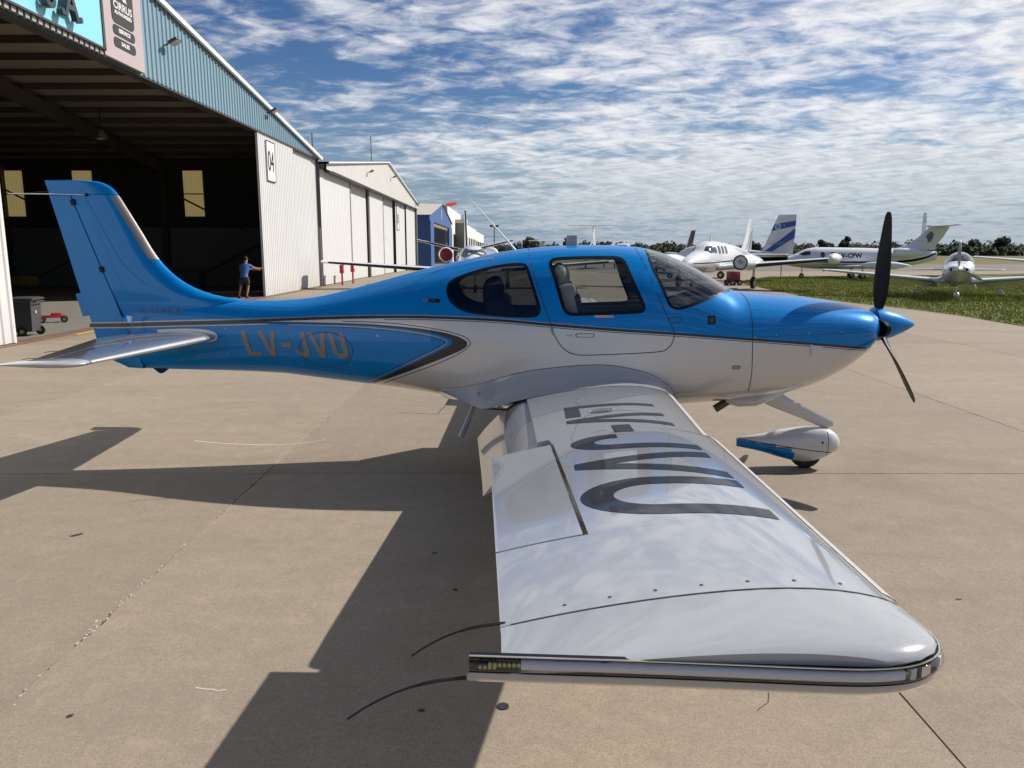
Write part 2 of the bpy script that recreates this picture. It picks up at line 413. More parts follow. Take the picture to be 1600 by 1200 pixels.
def text_2d(s, size, h, shear=0.0, sx=1.0, bold=0.0):
    cu = bpy.data.curves.new('t', 'FONT'); cu.body = s; cu.size = size; cu.shear = shear; cu.offset = bold; cu.resolution_u = 3
    t = bpy.data.objects.new('t', cu); COL.objects.link(t)
    me = bpy.data.meshes.new_from_object(t.evaluated_get(bpy.context.evaluated_depsgraph_get()))
    bpy.data.objects.remove(t); bpy.data.curves.remove(cu)
    bm = bmesh.new(); bm.from_mesh(me); bpy.data.meshes.remove(me)
    for v in bm.verts: v.co.x *= sx; v.co.z = 0
    return cut_grid(bm, h)
def foil(t, th, cam=0.02, p=0.4):
    yt = 5 * th * (.2969 * math.sqrt(t) - .126 * t - .3516 * t * t + .2843 * t ** 3 - .1036 * t ** 4)
    yc = cam / p ** 2 * (2 * p * t - t * t) if t < p else cam / (1 - p) ** 2 * ((1 - 2 * p) + 2 * p * t - t * t)
    return yc, yt
def foil_ring(le, chord, th, axis_c, axis_t, cam=0.0, k=10, t0=0.0, t1=1.0):
    """aerofoil outline: le = nose point, axis_c = direction nose->tail, axis_t = thickness direction"""
    le = Vector(le); ac = Vector(axis_c).normalized(); at = Vector(axis_t).normalized(); up = []; dn = []
    for i in range(k + 1):
        t = t0 + (t1 - t0) * (1 - math.cos(PI * i / k)) / 2 if t0 == 0 else t0 + (t1 - t0) * i / k
        yc, yt = foil(min(t, 1), th, cam)
        up.append(le + ac * t * chord + at * (yc + yt) * chord); dn.append(le + ac * t * chord + at * (yc - yt) * chord)
    return up + dn[::-1][:-1] if t0 == 0 else up + dn[::-1]
def panel(name, secs, m, parent, ac=(-1, 0, 0), at=(0, 0, 1), k=9, cam=0.0, t0=0.0, t1=1.0):
    """wing / tail surface from sections (le_point, chord, thickness)"""
    return loft(name, [foil_ring(le, c, th, ac, at, cam, k, t0, t1) for le, c, th in secs], m, parent, angle=40)
def root_of(o):
    while o.parent: o = o.parent
    return o
random.seed(7)
# ================================================================== the ground
def concrete(name, base, joint_dark=0.0):
    b = MB(name); v = b.coords('World')
    big = b.noise(v, 0.16, 5, 0.6, 0.4); mid = b.noise(v, 1.1, 6, 0.65, 0.2); streak = b.noise(b.coords('World', (0.25, 1.6, 1)), 0.9, 6, 0.62, 0.6)
    fine = b.noise(v, 95, 3, 0.7); grit = b.noise(v, 260, 2, 0.6)
    lo = tuple(x * .74 for x in base); hi = tuple(min(1, x * 1.2) for x in base)
    c = b.mix(big, lo, hi); c = b.mix(b.math('MULTIPLY', mid, .55), c, (base[0] * 1.04, base[1] * 1.02, base[2] * .98))
    c = b.mix(b.ramp(streak, [(.45, 0.0), (.72, .55)]), c, (base[0] * .70, base[1] * .71, base[2] * .73))
    c = b.mix(b.ramp(streak, [(.24, .55), (.42, 0.0)]), c, (base[0] * 1.22, base[1] * 1.2, base[2] * 1.14))
    c = b.mix(b.ramp(fine, [(.36, .85), (.54, 0.0)]), c, (base[0] * .58, base[1] * .58, base[2] * .60))
    c = b.mix(b.ramp(grit, [(.56, 0.0), (.70, .65)]), c, (base[0] * 1.35, base[1] * 1.32, base[2] * 1.28))
    f2 = b.noise(v, 34, 4, .7); c = b.mix(b.ramp(f2, [(.36, .5), (.50, 0.0)]), c, (base[0] * .70, base[1] * .70, base[2] * .71)); c = b.mix(b.ramp(f2, [(.54, 0.0), (.70, .4)]), c, (base[0] * 1.25, base[1] * 1.22, base[2] * 1.18))
    m2 = b.noise(v, 5.5, 6, .7, .5); c = b.mix(b.ramp(m2, [(.36, .45), (.5, 0.0)]), c, (base[0] * .72, base[1] * .715, base[2] * .71)); c = b.mix(b.ramp(m2, [(.55, 0.0), (.70, .4)]), c, (base[0] * 1.22, base[1] * 1.2, base[2] * 1.15))
    scr = b.noise(b.coords('World', (6, .5, 1), (0, 0, .5)), 2.0, 5, .7, .4); c = b.mix(b.ramp(scr, [(.64, 0.0), (.72, .35)]), c, (base[0] * 1.35, base[1] * 1.33, base[2] * 1.3))
    # oil spots and old drips: sparse small cells
    vo = b.n('ShaderNodeTexVoronoi'); vo.inputs['Scale'].default_value = 1.15; vo.inputs['Randomness'].default_value = 1.0; b.l(v, vo.inputs['Vector'])
    wob = b.math('ADD', vo.outputs['Distance'], b.math('MULTIPLY', b.noise(v, 22, 3), .02))
    spot = b.ramp(wob, [(.026, 1.0), (.036, 0.0)]); keep = b.ramp(vo.outputs['Color'], [(.84, 0.0), (.86, .7)])
    c = b.mix(b.math('MULTIPLY', spot, keep), c, (.045, .04, .036))
    stain = b.noise(v, .45, 4, .5, 1.2); c = b.mix(b.ramp(stain, [(.56, 0.0), (.70, .28)]), c, (base[0] * .55, base[1] * .53, base[2] * .52))
    oi = b.n('ShaderNodeObjectInfo'); tone = b.math('ADD', b.math('MULTIPLY', oi.outputs['Random'], .14), .93)
    mm = b.n('ShaderNodeVectorMath', operation='SCALE'); b.l(c, mm.inputs[0]); b.l(tone, mm.inputs['Scale'])
    b.l(mm.outputs[0], b.b.inputs['Base Color']); S_in(b.b, 'Roughness', .85); S_in(b.b, 'Specular IOR Level', .3)
    b.bump(b.math('ADD', b.math('MULTIPLY', fine, .5), b.math('MULTIPLY', mid, .6)), .22, .004)
    MATS[name] = b.m; return b.m
CON = concrete('apron_concrete', (.305, .250, .188))
ASPH = concrete('taxiway_concrete', (.20, .175, .145))
def grassmat(name, cols, sc=1.0):
    b = MB(name); v = b.coords('World'); w_ = b.coords('World', (.3, 1.2, 1))
    a = b.noise(w_, .25 * sc, 5, .6, .4); m = b.noise(v, 3.5, 5, .7); f = b.noise(v, 30, 3, .7)
    c = b.ramp(a, [(.36, cols[0]), (.5, cols[1]), (.62, cols[2])])
    c = b.mix(b.ramp(m, [(.35, .6), (.6, 0.0)]), c, tuple(x * .55 for x in cols[1])); c = b.mix(b.ramp(f, [(.5, 0.0), (.75, .5)]), c, tuple(min(1, x * 1.6) for x in cols[2]))
    b.l(c, b.b.inputs['Base Color']); S_in(b.b, 'Roughness', .9); S_in(b.b, 'Specular IOR Level', .2); b.bump(m, .6, .08)
    MATS[name] = b.m; return b.m
GRASS = grassmat('mown_grass', ((.075, .105, .018), (.125, .145, .028), (.19, .175, .05)))
FIELD = grassmat('dry_field_grass', ((.10, .105, .03), (.14, .135, .042), (.18, .16, .06)), .15)
BLADE = mat('grass_blades', (.28, .29, .06), .8, 0, 0, .5, .28, .2, 'World')
FLOWER = mat('white_flowers', (.6, .6, .5), .8)
def sheet(name, pts, z, m, parent=None):
    return tag(mesh(name, [(x, y, z) for x, y in pts], [tuple(range(len(pts)))], parent, m), kind='structure' if parent is None else None)
sheet('ground', [(-1500, -900), (1500, -900), (1500, 1500), (-1500, 1500)], -.09, FIELD)
SX0, SX1, SY0, SY1 = -10.25, 21.75, -10.4, 29.7
AP = empty('apron'); tag(AP, kind='structure')
def part_sheet(name, pts, z, m): return mesh(name, [(x, y, z) for x, y in pts], [tuple(range(len(pts)))], AP, m)
part_sheet('joint_filler', [(SX0, SY0), (SX1, SY0), (SX1, SY1), (SX0, SY1)], -.035, mat('joint_filler', (.045, .04, .036), .9))
part_sheet('outer_paving', [(-60, -60), (60, -60), (60, SY0 - .01), (-60, SY0 - .01)], -.004, CON)
part_sheet('outer_paving', [(-60, SY0 - .01), (SX0 - .005, SY0 - .01), (SX0 - .005, 140), (-60, 140)], -.004, CON)
part_sheet('outer_paving', [(SX0 - .005, SY1 + .005), (60, SY1 + .005), (60, 70), (SX0 - .005, 70)], -.004, CON)
part_sheet('outer_paving', [(SX1 + .005, SY0 - .01), (60, SY0 - .01), (60, SY1 + .005), (SX1 + .005, SY1 + .005)], -.004, CON)
# concrete slabs, 4 m by 10 m, each a piece of its own with slightly broken joint edges
xs = [-10.25, -6.25, -2.25, 1.78, 5.75, 9.75, 13.75, 17.75, 21.75]; ys = [-10.4, -.33, 9.7, 19.7, 29.7]
rng = random.Random(3)
for i in range(len(xs) - 1):
    for j in range(len(ys) - 1):
        g = .0048; pts = []
        x0, x1, y0, y1 = xs[i] + g, xs[i + 1] - g, ys[j] + g, ys[j + 1] - g
        NJ = 60
        for k in range(NJ): pts.append((x0 + (x1 - x0) * k / NJ, y0 + max(0, rng.gauss(-.001, .003))))
        for k in range(NJ): pts.append((x1 - max(0, rng.gauss(-.001, .0035)), y0 + (y1 - y0) * k / NJ))
        for k in range(NJ): pts.append((x1 - (x1 - x0) * k / NJ, y1 - max(0, rng.gauss(-.001, .003))))
        for k in range(NJ): pts.append((x0 + max(0, rng.gauss(-.001, .0035)) * (2.2 if i == 2 else 1), y1 - (y1 - y0) * k / NJ))
        n = len(pts)
        mesh('slab', [(x, y, 0) for x, y in pts] + [(x, y, -.036) for x, y in pts], [tuple(range(n))] + [(k, n + k, n + (k + 1) % n, (k + 1) % n) for k in range(n)], AP, CON)
def crack(pts, wd, name='crack', m=SEAM, z=.0012):
    P = smooth_curve(pts, 4); vs = []; fs = []
    for i, p in enumerate(P):
        a = Vector(P[max(i - 1, 0)]); b = Vector(P[min(i + 1, len(P) - 1)]); d = (b - a).normalized(); q = Vector((-d.y, d.x)); jj = rng.uniform(-.006, .006)
        for t in (-.5, .5): vs.append((p[0] + q.x * (wd * t + jj), p[1] + q.y * (wd * t + jj), z))
    for i in range(len(P) - 1): fs.append((2 * i, 2 * i + 1, 2 * i + 3, 2 * i + 2))
    return mesh(name, vs, fs, AP, m)
crack([(-1.43, 2.34), (-1.2, 2.31), (-.95, 2.27)], .012); crack([(-.93, 2.26), (-.88, 2.8), (-.83, 3.32)], .012)
crack([(1.16, -3.55), (1.19, -3.72), (1.17, -3.9), (1.08, -4.0)], .004)
CHALK = mat('chalk_scrape', (.55, .50, .43), .9, 0, 0, .3, 30)
for p, wd in (([(-1.47, -3.82), (-1.38, -3.84), (-1.32, -3.84)], .008), ([(-3.4, .9), (-2.9, .75), (-2.45, .72)], .02), ([(-2.45, .72), (-2.2, .8), (-2.0, .95)], .012)): crack(p, wd, 'scrape_mark', CHALK)
def blob(x, y, rx, ry, m, name, ang=0, z=.0016):
    pts = []
    for k in range(16):
        a = 2 * PI * k / 16; r = 1 + rng.uniform(-.18, .18); u, v = rx * r * math.cos(a), ry * r * math.sin(a)
        pts.append((x + u * math.cos(ang) - v * math.sin(ang), y + u * math.sin(ang) + v * math.cos(ang), z))
    return mesh(name, pts, [tuple(range(16))], AP, m)
bm = bmesh.new()
for k in range(420):
    y = rng.uniform(-5.5, 9); a = rng.uniform(0, 6.3); r = rng.uniform(.002, .008); cx = -2.25 + rng.gauss(0, .011)
    bm.faces.new([bm.verts.new((cx + r * rng.uniform(.5, 1.2) * math.cos(a + q), y + r * rng.uniform(.6, 2.4) * math.sin(a + q), .0015)) for q in (0, 1.3, 2.5, 3.9, 5.1)])
bmesh.ops.recalc_face_normals(bm, faces=bm.faces)
for f in bm.faces:
    if f.normal.z < 0: f.normal_flip()
tag(bm_obj('joint_spalls', bm, AP, CHALK), kind='stuff')
OIL = mat('oil_stain', (.03, .027, .024), .6, 0, 0, .3, 20)
for x, y, a, b_ in ((-3.11, -1.87, .045, .02), (-1.93, -4.04, .014, .014), (-.40, -4.0, .016, .012), (-.34, -2.77, .02, .014), (-.52, -2.2, .02, .018), (1.55, -3.86, .008, .008), (2.6, -2.9, .02, .01)): blob(x, y, a, b_, OIL, 'oil_spot', rng.uniform(0, 3))
lathe('drain_cover', [(0, 0), (.004, .001), (.005, .026), (.0, .028)][::-1], mat('dark_iron', (.05, .05, .05), .6, .5, 0, .3, 40), AP, Matrix.Translation((-.04, -3.97, 0)) @ Matrix.Rotation(-PI / 2, 4, 'Y'), 16)
tag(mesh('taxiway', [(x, y, -.02) for x, y in ((-60, 70), (46, 61), (120, 56), (400, 56), (400, 112), (-60, 112))], [(0, 1, 2, 3, 4, 5)], None, ASPH), kind='structure')
GP = [(14.5, 43.1), (14.25, 40.2), (13.4, 32.5), (13.05, 27.0), (13.3, 23.0), (13.85, 20.2), (14.05, 17.1), (13.75, 13.4), (13.2, 8.0), (12.5, 0), (60, -20), (60, 62.5), (46.4, 63.3), (31.2, 56.0), (25.4, 54.4), (19.8, 52.9)]
sheet('grass_verge', GP, .012, GRASS)
# blades and flowers on the verge
nr = np.random.default_rng(5)
def scatter(n, region, test):
    out = []
    while len(out) < n:
        X = nr.uniform(region[0], region[1], 4 * n); Y = nr.uniform(region[2], region[3], 4 * n)
        for x, y in zip(X, Y):
            if test(x, y): out.append((x, y))
            if len(out) >= n: break
    return np.array(out)
gpoly = [(p[0], p[1]) for p in GP]
def blades(name, n, region, h0, h1, wd, m, test):
    P = scatter(n, region, test); a = nr.uniform(0, 2 * PI, n); h = nr.uniform(h0, h1, n); ln = nr.uniform(-.5, .5, (n, 2)) * h[:, None]
    dx = np.cos(a) * wd; dy = np.sin(a) * wd; V = np.zeros((n * 3, 3))
    V[0::3, 0] = P[:, 0] - dx; V[0::3, 1] = P[:, 1] - dy; V[0::3, 2] = .01; V[1::3, 0] = P[:, 0] + dx; V[1::3, 1] = P[:, 1] + dy; V[1::3, 2] = .01
    V[2::3, 0] = P[:, 0] + ln[:, 0]; V[2::3, 1] = P[:, 1] + ln[:, 1]; V[2::3, 2] = h
    me = bpy.data.meshes.new(name); me.from_pydata(V.tolist(), [], np.arange(n * 3).reshape(-1, 3).tolist()); me.update()
    return mesh_obj(name, me, None, m)
tag(blades('grass', 90000, (13, 34, 13, 56), .03, .11, .018, BLADE, lambda x, y: in_poly(x, y, gpoly) and x < 6 + y * .75), kind='stuff')
tag(blades('long_grass', 7000, (15, 25, 22, 32), .10, .26, .02, BLADE, lambda x, y: abs(x - 19.2 + (y - 26.6) * .3) < 2.6 and abs(y - 26.5) < 3), kind='stuff')
P = scatter(900, (14, 32, 18, 48), lambda x, y: in_poly(x, y, gpoly) and x < 6 + y * .75)
vs = []; fs = []
for i, (x, y) in enumerate(P):
    h = rng.uniform(.08, .2); r = .012; vs += [(x - r, y, h), (x + r, y, h), (x, y + r, h + r), (x, y - r, h + r * .6)]; fs += [(4*i, 4*i+1, 4*i+2), (4*i, 4*i+1, 4*i+3)]
tag(mesh('wild_flowers', vs, fs, None, FLOWER), kind='stuff')
# ================================================================== hangars
XH = -10.85
def wallmat(name, base, dirt=(.45, .40, .30)):
    b = MB(name); v = b.coords('World'); st = b.noise(b.coords('World', (2, 3.2, .12)), 1.1, 5, .65)
    n = b.noise(v, .8, 5, .6); c = b.mix(n, tuple(x * .93 for x in base), tuple(min(1, x * 1.03) for x in base))
    c = b.mix(b.ramp(st, [(.52, 0.0), (.8, .28)]), c, dirt)
    sp = b.n('ShaderNodeSeparateXYZ'); b.l(b.n('ShaderNodeNewGeometry').outputs['Position'], sp.inputs[0])
    low = b.math('MULTIPLY', b.ramp(b.math('MULTIPLY', sp.outputs[2], .5), [(0.0, .5), (.45, 0.0)]), b.ramp(st, [(.3, .2), (.7, 1.0)]))
    c = b.mix(low, c, dirt); b.l(c, b.b.inputs['Base Color']); S_in(b.b, 'Roughness', .55); S_in(b.b, 'Specular IOR Level', .35)
    MATS[name] = b.m; return b.m
DOORM = wallmat('white_sheet_metal', (.60, .60, .59), (.44, .41, .35)); TEAL = wallmat('teal_sheet_metal', (.185, .30, .365), (.27, .37, .42)); BEIGE = wallmat('offwhite_sheet_metal', (.58, .575, .545), (.44, .41, .35))
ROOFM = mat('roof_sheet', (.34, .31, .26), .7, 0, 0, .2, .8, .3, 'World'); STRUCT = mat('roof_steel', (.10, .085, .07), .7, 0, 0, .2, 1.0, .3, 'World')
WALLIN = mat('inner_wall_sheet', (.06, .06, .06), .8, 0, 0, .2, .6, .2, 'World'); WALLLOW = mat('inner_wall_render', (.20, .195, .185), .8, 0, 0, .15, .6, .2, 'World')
WTRIM = mat('white_trim', (.66, .66, .65), .45); GUT = mat('dark_edge_metal', (.07, .07, .075), .5, .3)
def corrugated(name, y0, y1, zb, ztf, x, pitch, depth, m, parent, face=1):
    """vertical trapezoid ribs on a wall that runs along y; ztf(y) gives the top edge"""
    ys_ = []; n = max(1, int(round((y1 - y0) / pitch))); p = (y1 - y0) / n
    for i in range(n): ys_ += [(y0 + i * p, 0), (y0 + (i + .58) * p, 0), (y0 + (i + .68) * p, depth), (y0 + (i + .90) * p, depth)]
    ys_.append((y1, 0)); vs = []; fs = []
    for y, d in ys_: vs += [(x + d * face, y, zb(y) if callable(zb) else zb), (x + d * face, y, ztf(y) if callable(ztf) else ztf)]
    for i in range(len(ys_) - 1): fs.append((2 * i, 2 * i + 2, 2 * i + 3, 2 * i + 1))
    return mesh(name, vs, fs, parent, m)
# --- hangar with the open door
H1 = empty('hangar', (XH, 17, 0), 0, 'large hangar with teal gable and open doorway, numbered 04', 'hangar')
def hp1(o): o.parent = H1; o.matrix_parent_inverse = Matrix.Translation((-XH, -17, 0)); return o
PK, PZ, SLP = 9.0, 11.27, .1200
def roofz(y): return 7.02 + (37.45 - y) * .1215 if y > PK else 7.02 + (37.45 - PK) * .1215 - (PK - y) * .1215
Y0, Y1, XB = -19.4, 37.45, -46.0
hp1(corrugated('gable_cladding', 16.44, Y1, 7.06, lambda y: roofz(y) + .05, XH + .06, .29, .04, TEAL, None))
hp1(corrugated('gable_cladding', Y0, 16.44, 7.06, lambda y: roofz(y) + .05, XH + .06, .29, .04, TEAL, None))
hp1(corrugated('door_leaf', 26.95, 32.3, .03, 7.0, XH + .0, .27, .024, DOORM, None)); hp1(corrugated('door_leaf', 32.3, Y1, .03, 7.0, XH - .16, .27, .024, DOORM, None))
hp1(corrugated('door_leaf', 4.2, 9.63, .03, 7.0, XH, .30, .03, DOORM, None)); hp1(corrugated('door_leaf', -8, 4.2, .03, 7.0, XH - .16, .3, .03, DOORM, None)); hp1(corrugated('front_wall', Y0, -8, .0, 7.0, XH - .1, .3, .03, DOORM, None))
hp1(box('door_edge', (XH - .03, 26.955, 3.5), (.10, .04, 6.96), WTRIM)); hp1(box('door_edge', (XH - .03, 9.625, 3.5), (.10, .04, 6.96), WTRIM))
vs = []; fs = []
for x in (XH + .22, XB): vs += [(x, Y0, roofz(Y0) + .12), (x, PK, roofz(PK) + .12), (x, Y1 + .12, roofz(Y1) + .10)]
hp1(mesh('roof', vs + [(a, b, c - .05) for a, b, c in vs], [(0, 1, 4, 3), (1, 2, 5, 4), (9, 10, 7, 6), (10, 11, 8, 7), (0, 6, 7, 1), (1, 7, 8, 2), (2, 8, 11, 5)], None, ROOFM))
for a, b in ((Y0, PK), (PK, Y1 + .14)):
    L_ = math.hypot(b - a, roofz(b) - roofz(a)); hp1(box('verge_trim', (XH + .19, (a + b) / 2, (roofz(a) + roofz(b)) / 2 + .085), (.10, L_, .16), WTRIM, None, Matrix.Rotation(math.atan2(roofz(b) - roofz(a), b - a), 4, 'X').to_quaternion()))
hp1(box('door_head', (XH - .12, (Y0 + Y1) / 2, 7.03), (.36, Y1 - Y0, .06), GUT))
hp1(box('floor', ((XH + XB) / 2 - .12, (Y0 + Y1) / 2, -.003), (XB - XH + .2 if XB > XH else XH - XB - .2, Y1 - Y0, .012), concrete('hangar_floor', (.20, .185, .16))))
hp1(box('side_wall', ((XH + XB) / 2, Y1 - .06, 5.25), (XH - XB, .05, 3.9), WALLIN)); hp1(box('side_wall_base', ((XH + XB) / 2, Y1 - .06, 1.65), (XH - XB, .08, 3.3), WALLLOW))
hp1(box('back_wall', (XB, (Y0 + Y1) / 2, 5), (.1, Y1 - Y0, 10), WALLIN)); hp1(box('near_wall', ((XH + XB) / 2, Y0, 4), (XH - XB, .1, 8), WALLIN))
SKYL = mat('daylight_glow_panel', (.50, .40, .17), .6, 0, 0, .12, 3, .3, 'World', emit=.30)  # emission stands in for daylight coming through the sheets
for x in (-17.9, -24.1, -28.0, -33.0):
    o = corrugated('daylight_glow_panel', -.55, .55, 3.92, 6.42, 0, .18, .04, SKYL, None)
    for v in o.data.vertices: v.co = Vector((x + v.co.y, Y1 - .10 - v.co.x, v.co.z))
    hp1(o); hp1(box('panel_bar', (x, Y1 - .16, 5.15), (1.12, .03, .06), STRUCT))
# roof steel: purlins along x, sheets between them, frames along y
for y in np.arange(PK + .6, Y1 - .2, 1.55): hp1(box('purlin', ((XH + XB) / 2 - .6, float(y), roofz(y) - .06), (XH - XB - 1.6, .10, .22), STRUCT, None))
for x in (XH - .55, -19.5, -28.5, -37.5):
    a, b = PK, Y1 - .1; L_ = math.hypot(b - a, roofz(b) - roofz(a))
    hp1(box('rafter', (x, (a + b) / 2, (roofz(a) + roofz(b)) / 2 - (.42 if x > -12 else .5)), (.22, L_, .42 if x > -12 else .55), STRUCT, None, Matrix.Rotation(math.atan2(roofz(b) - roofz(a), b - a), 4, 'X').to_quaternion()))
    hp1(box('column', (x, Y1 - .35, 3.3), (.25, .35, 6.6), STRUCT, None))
for x0 in (-13, -22):
    hp1(tube('wall_brace', [(x0, Y1 - .2, 3.0), (x0 - 5.5, Y1 - .2, .3)], .05, STRUCT)); hp1(tube('wall_brace', [(x0 - 2, Y1 - .2, 3.1), (x0 - 8, Y1 - .2, 6.2)], .05, STRUCT))
hp1(box('door_track', (XH - .05, 18, .008), (.5, 38, .012), mat('rusty_rail', (.20, .12, .08), .7, .2, 0, .3, 3), None)); hp1(box('threshold_line', (XH + .30, 14.6, .009), (.14, 6.4, .004), YEL, None))
# fascia edge of corrugated gutter under the blue sign
bm = bmesh.new()
for k in range(44): box_bm(bm, Vector((XH + .14, 4.0 + k * .24, 7.12)), (.10, .15, .14))
tag(hp1(bm_obj('gutter_ribs', bm, None, mat('grey_galvanised', (.38, .38, .37), .5, .5))), kind='stuff')
hp1(box('door_number_plate', (XH + .05, 28.55, 5.93), (.02, 1.25, 1.75), WTRIM))
PLN = bpy.data.objects[-1] if False else None
for c, s_ in (((XH + .066, 28.55, 6.79), (.012, 1.22, .035)), ((XH + .066, 28.55, 5.07), (.012, 1.22, .035)), ((XH + .066, 27.95, 5.93), (.012, .035, 1.72)), ((XH + .066, 29.15, 5.93), (.012, .035, 1.72))): hp1(box('plate_border', c, s_, DARK))
hp1(text_mesh('04', 1.25, DARK, 'number', None, (XH + .068, 28.08, 5.52), (0, 1, 0), (0, 0, 1), .004, 0, .70))
# signs on the gable
SIGNB = mat('sky_blue_sign_panel', (.24, .60, .74), .35, 0, .2, .04, 1.0); SIGNT = mat('dark_teal_letters', (.035, .05, .058), .4); SIGNP = mat('mauve_sign_panel', (.43, .36, .355), .45, 0, 0, .04, 1.0); SIGND = mat('charcoal_sign_field', (.035, .033, .033), .4)
SB = empty('blue_sign', (XH + .2, 9, 8.4), 0, 'sky blue company sign with dark raised letters S.A. on the teal gable', 'sign')
def under(o, p): o.parent = p; o.matrix_parent_inverse = Matrix.Translation(-p.location) if p.rotation_euler.z == 0 else p.matrix_world.inverted(); return o
bm = bmesh.new(); box_bm(bm, Vector((XH + .17, 8.45, 8.5)), (.12, 11.3, 2.62)); under(bm_obj('sign_panel', bm, None, SIGNB), SB)
under(box('sign_frame', (XH + .18, 14.15, 8.5), (.16, .10, 2.7), GUT), SB); under(box('sign_frame', (XH + .18, 8.45, 7.19), (.16, 11.4, .05), GUT), SB)
for ch, y in (('S', 11.30), ('.', 11.88), ('A', 12.05), ('.', 12.63)): under(text_mesh(ch, .92, SIGNT, 'sign_letter', None, (XH + .38, y, 7.44), (0, 1, 0), (0, 0, 1), .07, 0, .95, bold=.018), SB)
under(lathe('sign_emblem', [(-.1, .82), (.1, .82), (.12, .78), (.12, .52), (.06, .5)], SIGNT, None, Matrix.Translation((XH + .42, 10.1, 8.42)), 40), SB)
SM = empty('brand_sign', (XH + .2, 15.6, 8.2), 0, 'tall mauve sign with dark rounded fields reading CIRRUS, SERVICE and SALES', 'sign')
under(box('sign_panel', (XH + .16, 15.32, 8.28), (.10, 2.22, 2.42), SIGNP), SM)
def field(y, z, w_, h_, r): 
    p = rrect_yz(y, z, w_, h_, r); n = len(p)
    return under(mesh('sign_field', [(XH + .212, a, b) for a, b in p] + [(XH + .226, a, b) for a, b in p], [tuple(n + i for i in range(n))] + [(i, (i + 1) % n, n + (i + 1) % n, n + i) for i in range(n)], None, SIGND), SM)
def rrect_yz(cx, cz, w_, h_, r, n=4):
    out = []
    for sx, sz, a in ((1, 1, 0), (-1, 1, 90), (-1, -1, 180), (1, -1, 270)):
        out += [(cx + sx * (w_ / 2 - r) + r * math.cos(math.radians(a + 90 * i / n)), cz + sz * (h_ / 2 - r) + r * math.sin(math.radians(a + 90 * i / n))) for i in range(n + 1)]
    return out
field(15.32, 8.72, 1.22, 1.36, .16); field(15.32, 7.86, 1.2, .25, .11); field(15.32, 7.54, 1.2, .25, .11)
for s_, z, sz in (('CIRRUS', 8.42, .27), ('AUTHORIZED', 8.28, .12), ('SERVICE', 7.82, .14), ('SALES', 7.50, .14)):
    o = text_mesh(s_, sz, WTRIM, 'sign_lettering', None, (XH + .23, 15.32, z), (0, 1, 0), (0, 0, 1), .003, 0, 1.15 if sz > .2 else 1.25, 'CENTER', .006); under(o, SM)
lg = [[(-.20, .02), (.17, .46), (.12, .50), (-.25, .06)], [(.05, .02), (-.16, .36), (-.11, .40), (.15, .04), (.22, .0)], [(-.25, .06), (-.2, .02), (-.08, .22), (-.15, .3)], [(-.02, .2), (.08, .12), (.26, -.02), (.2, .12), (.03, .3)]]
for p in lg: under(mesh('sign_emblem', [(XH + .231, 15.32 + a, 8.68 + b) for a, b in p], [tuple(range(len(p)))], None, WTRIM), SM)
# floodlights
def floodlight(y, z, label, x=XH + .09, grp='floodlights on the hangar gables'):
    e = empty('floodlight', (x, y, z), 0, label, 'floodlight', grp)
    tube('arm', [(0, 0, 0), (.12, 0, .04), (.2, 0, .1)], .025, GUT, e, 8)
    box('lamp_housing', (.33, .05, .13), (.30, .42, .09), GUT, e, Matrix.Rotation(math.radians(-28), 4, 'Y').to_quaternion(), .02)
    box('lamp_lens', (.355, .05, .085), (.24, .34, .02), mat('lamp_glass', (.5, .5, .48), .2), e, Matrix.Rotation(math.radians(-28), 4, 'Y').to_quaternion())
    return e
floodlight(18.1, 8.25, 'floodlight on the teal gable nearest the mauve sign'); floodlight(28.2, 7.95, 'floodlight on the teal gable above the number 04 door')
e = empty('pendant_lamp', (-17.5, 27.0, 7.0), 0, 'bell shaped lamp hanging under the hangar roof', 'lamp')
lathe('lamp_shade', [(-.30, .26), (-.18, .24), (.0, .12), (.08, .09), (.1, 0)], mat('dull_aluminium', (.30, .28, .22), .4, .6), e, Matrix.Rotation(-PI / 2, 4, 'Y'), 20); tube('cord', [(0, 0, .1), (0, 0, .95)], .02, DARK, e, 6)
# --- white hangar beyond
H2 = empty('hangar', (XH, 60, 0), 0, 'closed white hangar with dark gaps between its door leaves, numbered 03', 'hangar')
def h2p(o): return under(o, H2)
P2 = 60.0
def roof2(y): return 7.0 + (80.6 - y) * .112 if y > P2 else 7.0 + (y - 39.2) * .112
h2p(corrugated('gable_cladding', 37.9, 80.6, 6.55, lambda y: roof2(y), XH + .35, .5, .03, BEIGE, None))
yl = [37.95, 46.2, 53.2, 59.6, 66.4, 73.0, 80.3]; dx = [0, -.22, 0, -.22, 0, .12]
for i in range(6):
    g = .55 if i < 3 else .08
    h2p(corrugated('door_leaf', yl[i] + (.35 if i else 0.1), yl[i + 1] - .1, .03, 6.6, XH + dx[i] - .1, .4, .02, DOORM, None))
    if i in (1, 2, 3): h2p(box('door_gap', (XH - .14, yl[i] + .14, 3.3), (.1, .40, 6.6), mat('grey_gap', (.16, .16, .16), .7)))  # plain grey strip fills the gap between door leaves
h2p(box('corner_post', (XH - .25, 37.75, 3.5), (.2, .3, 6.9), GUT)); h2p(box('corner_post', (XH + .05, 80.6, 3.5), (.4, .35, 7.0), mat('grey_post', (.2, .2, .2), .6)))
vs = []
for x in (XH + .55, -45): vs += [(x, 37.7, roof2(39.2) - .05), (x, P2, roof2(P2) + .08), (x, 80.9, roof2(80.6) + .05)]
h2p(mesh('roof', vs + [(a, b, c - .1) for a, b, c in vs], [(0, 1, 4, 3), (1, 2, 5, 4), (9, 10, 7, 6), (10, 11, 8, 7), (0, 6, 7, 1), (1, 7, 8, 2)], None, WTRIM))
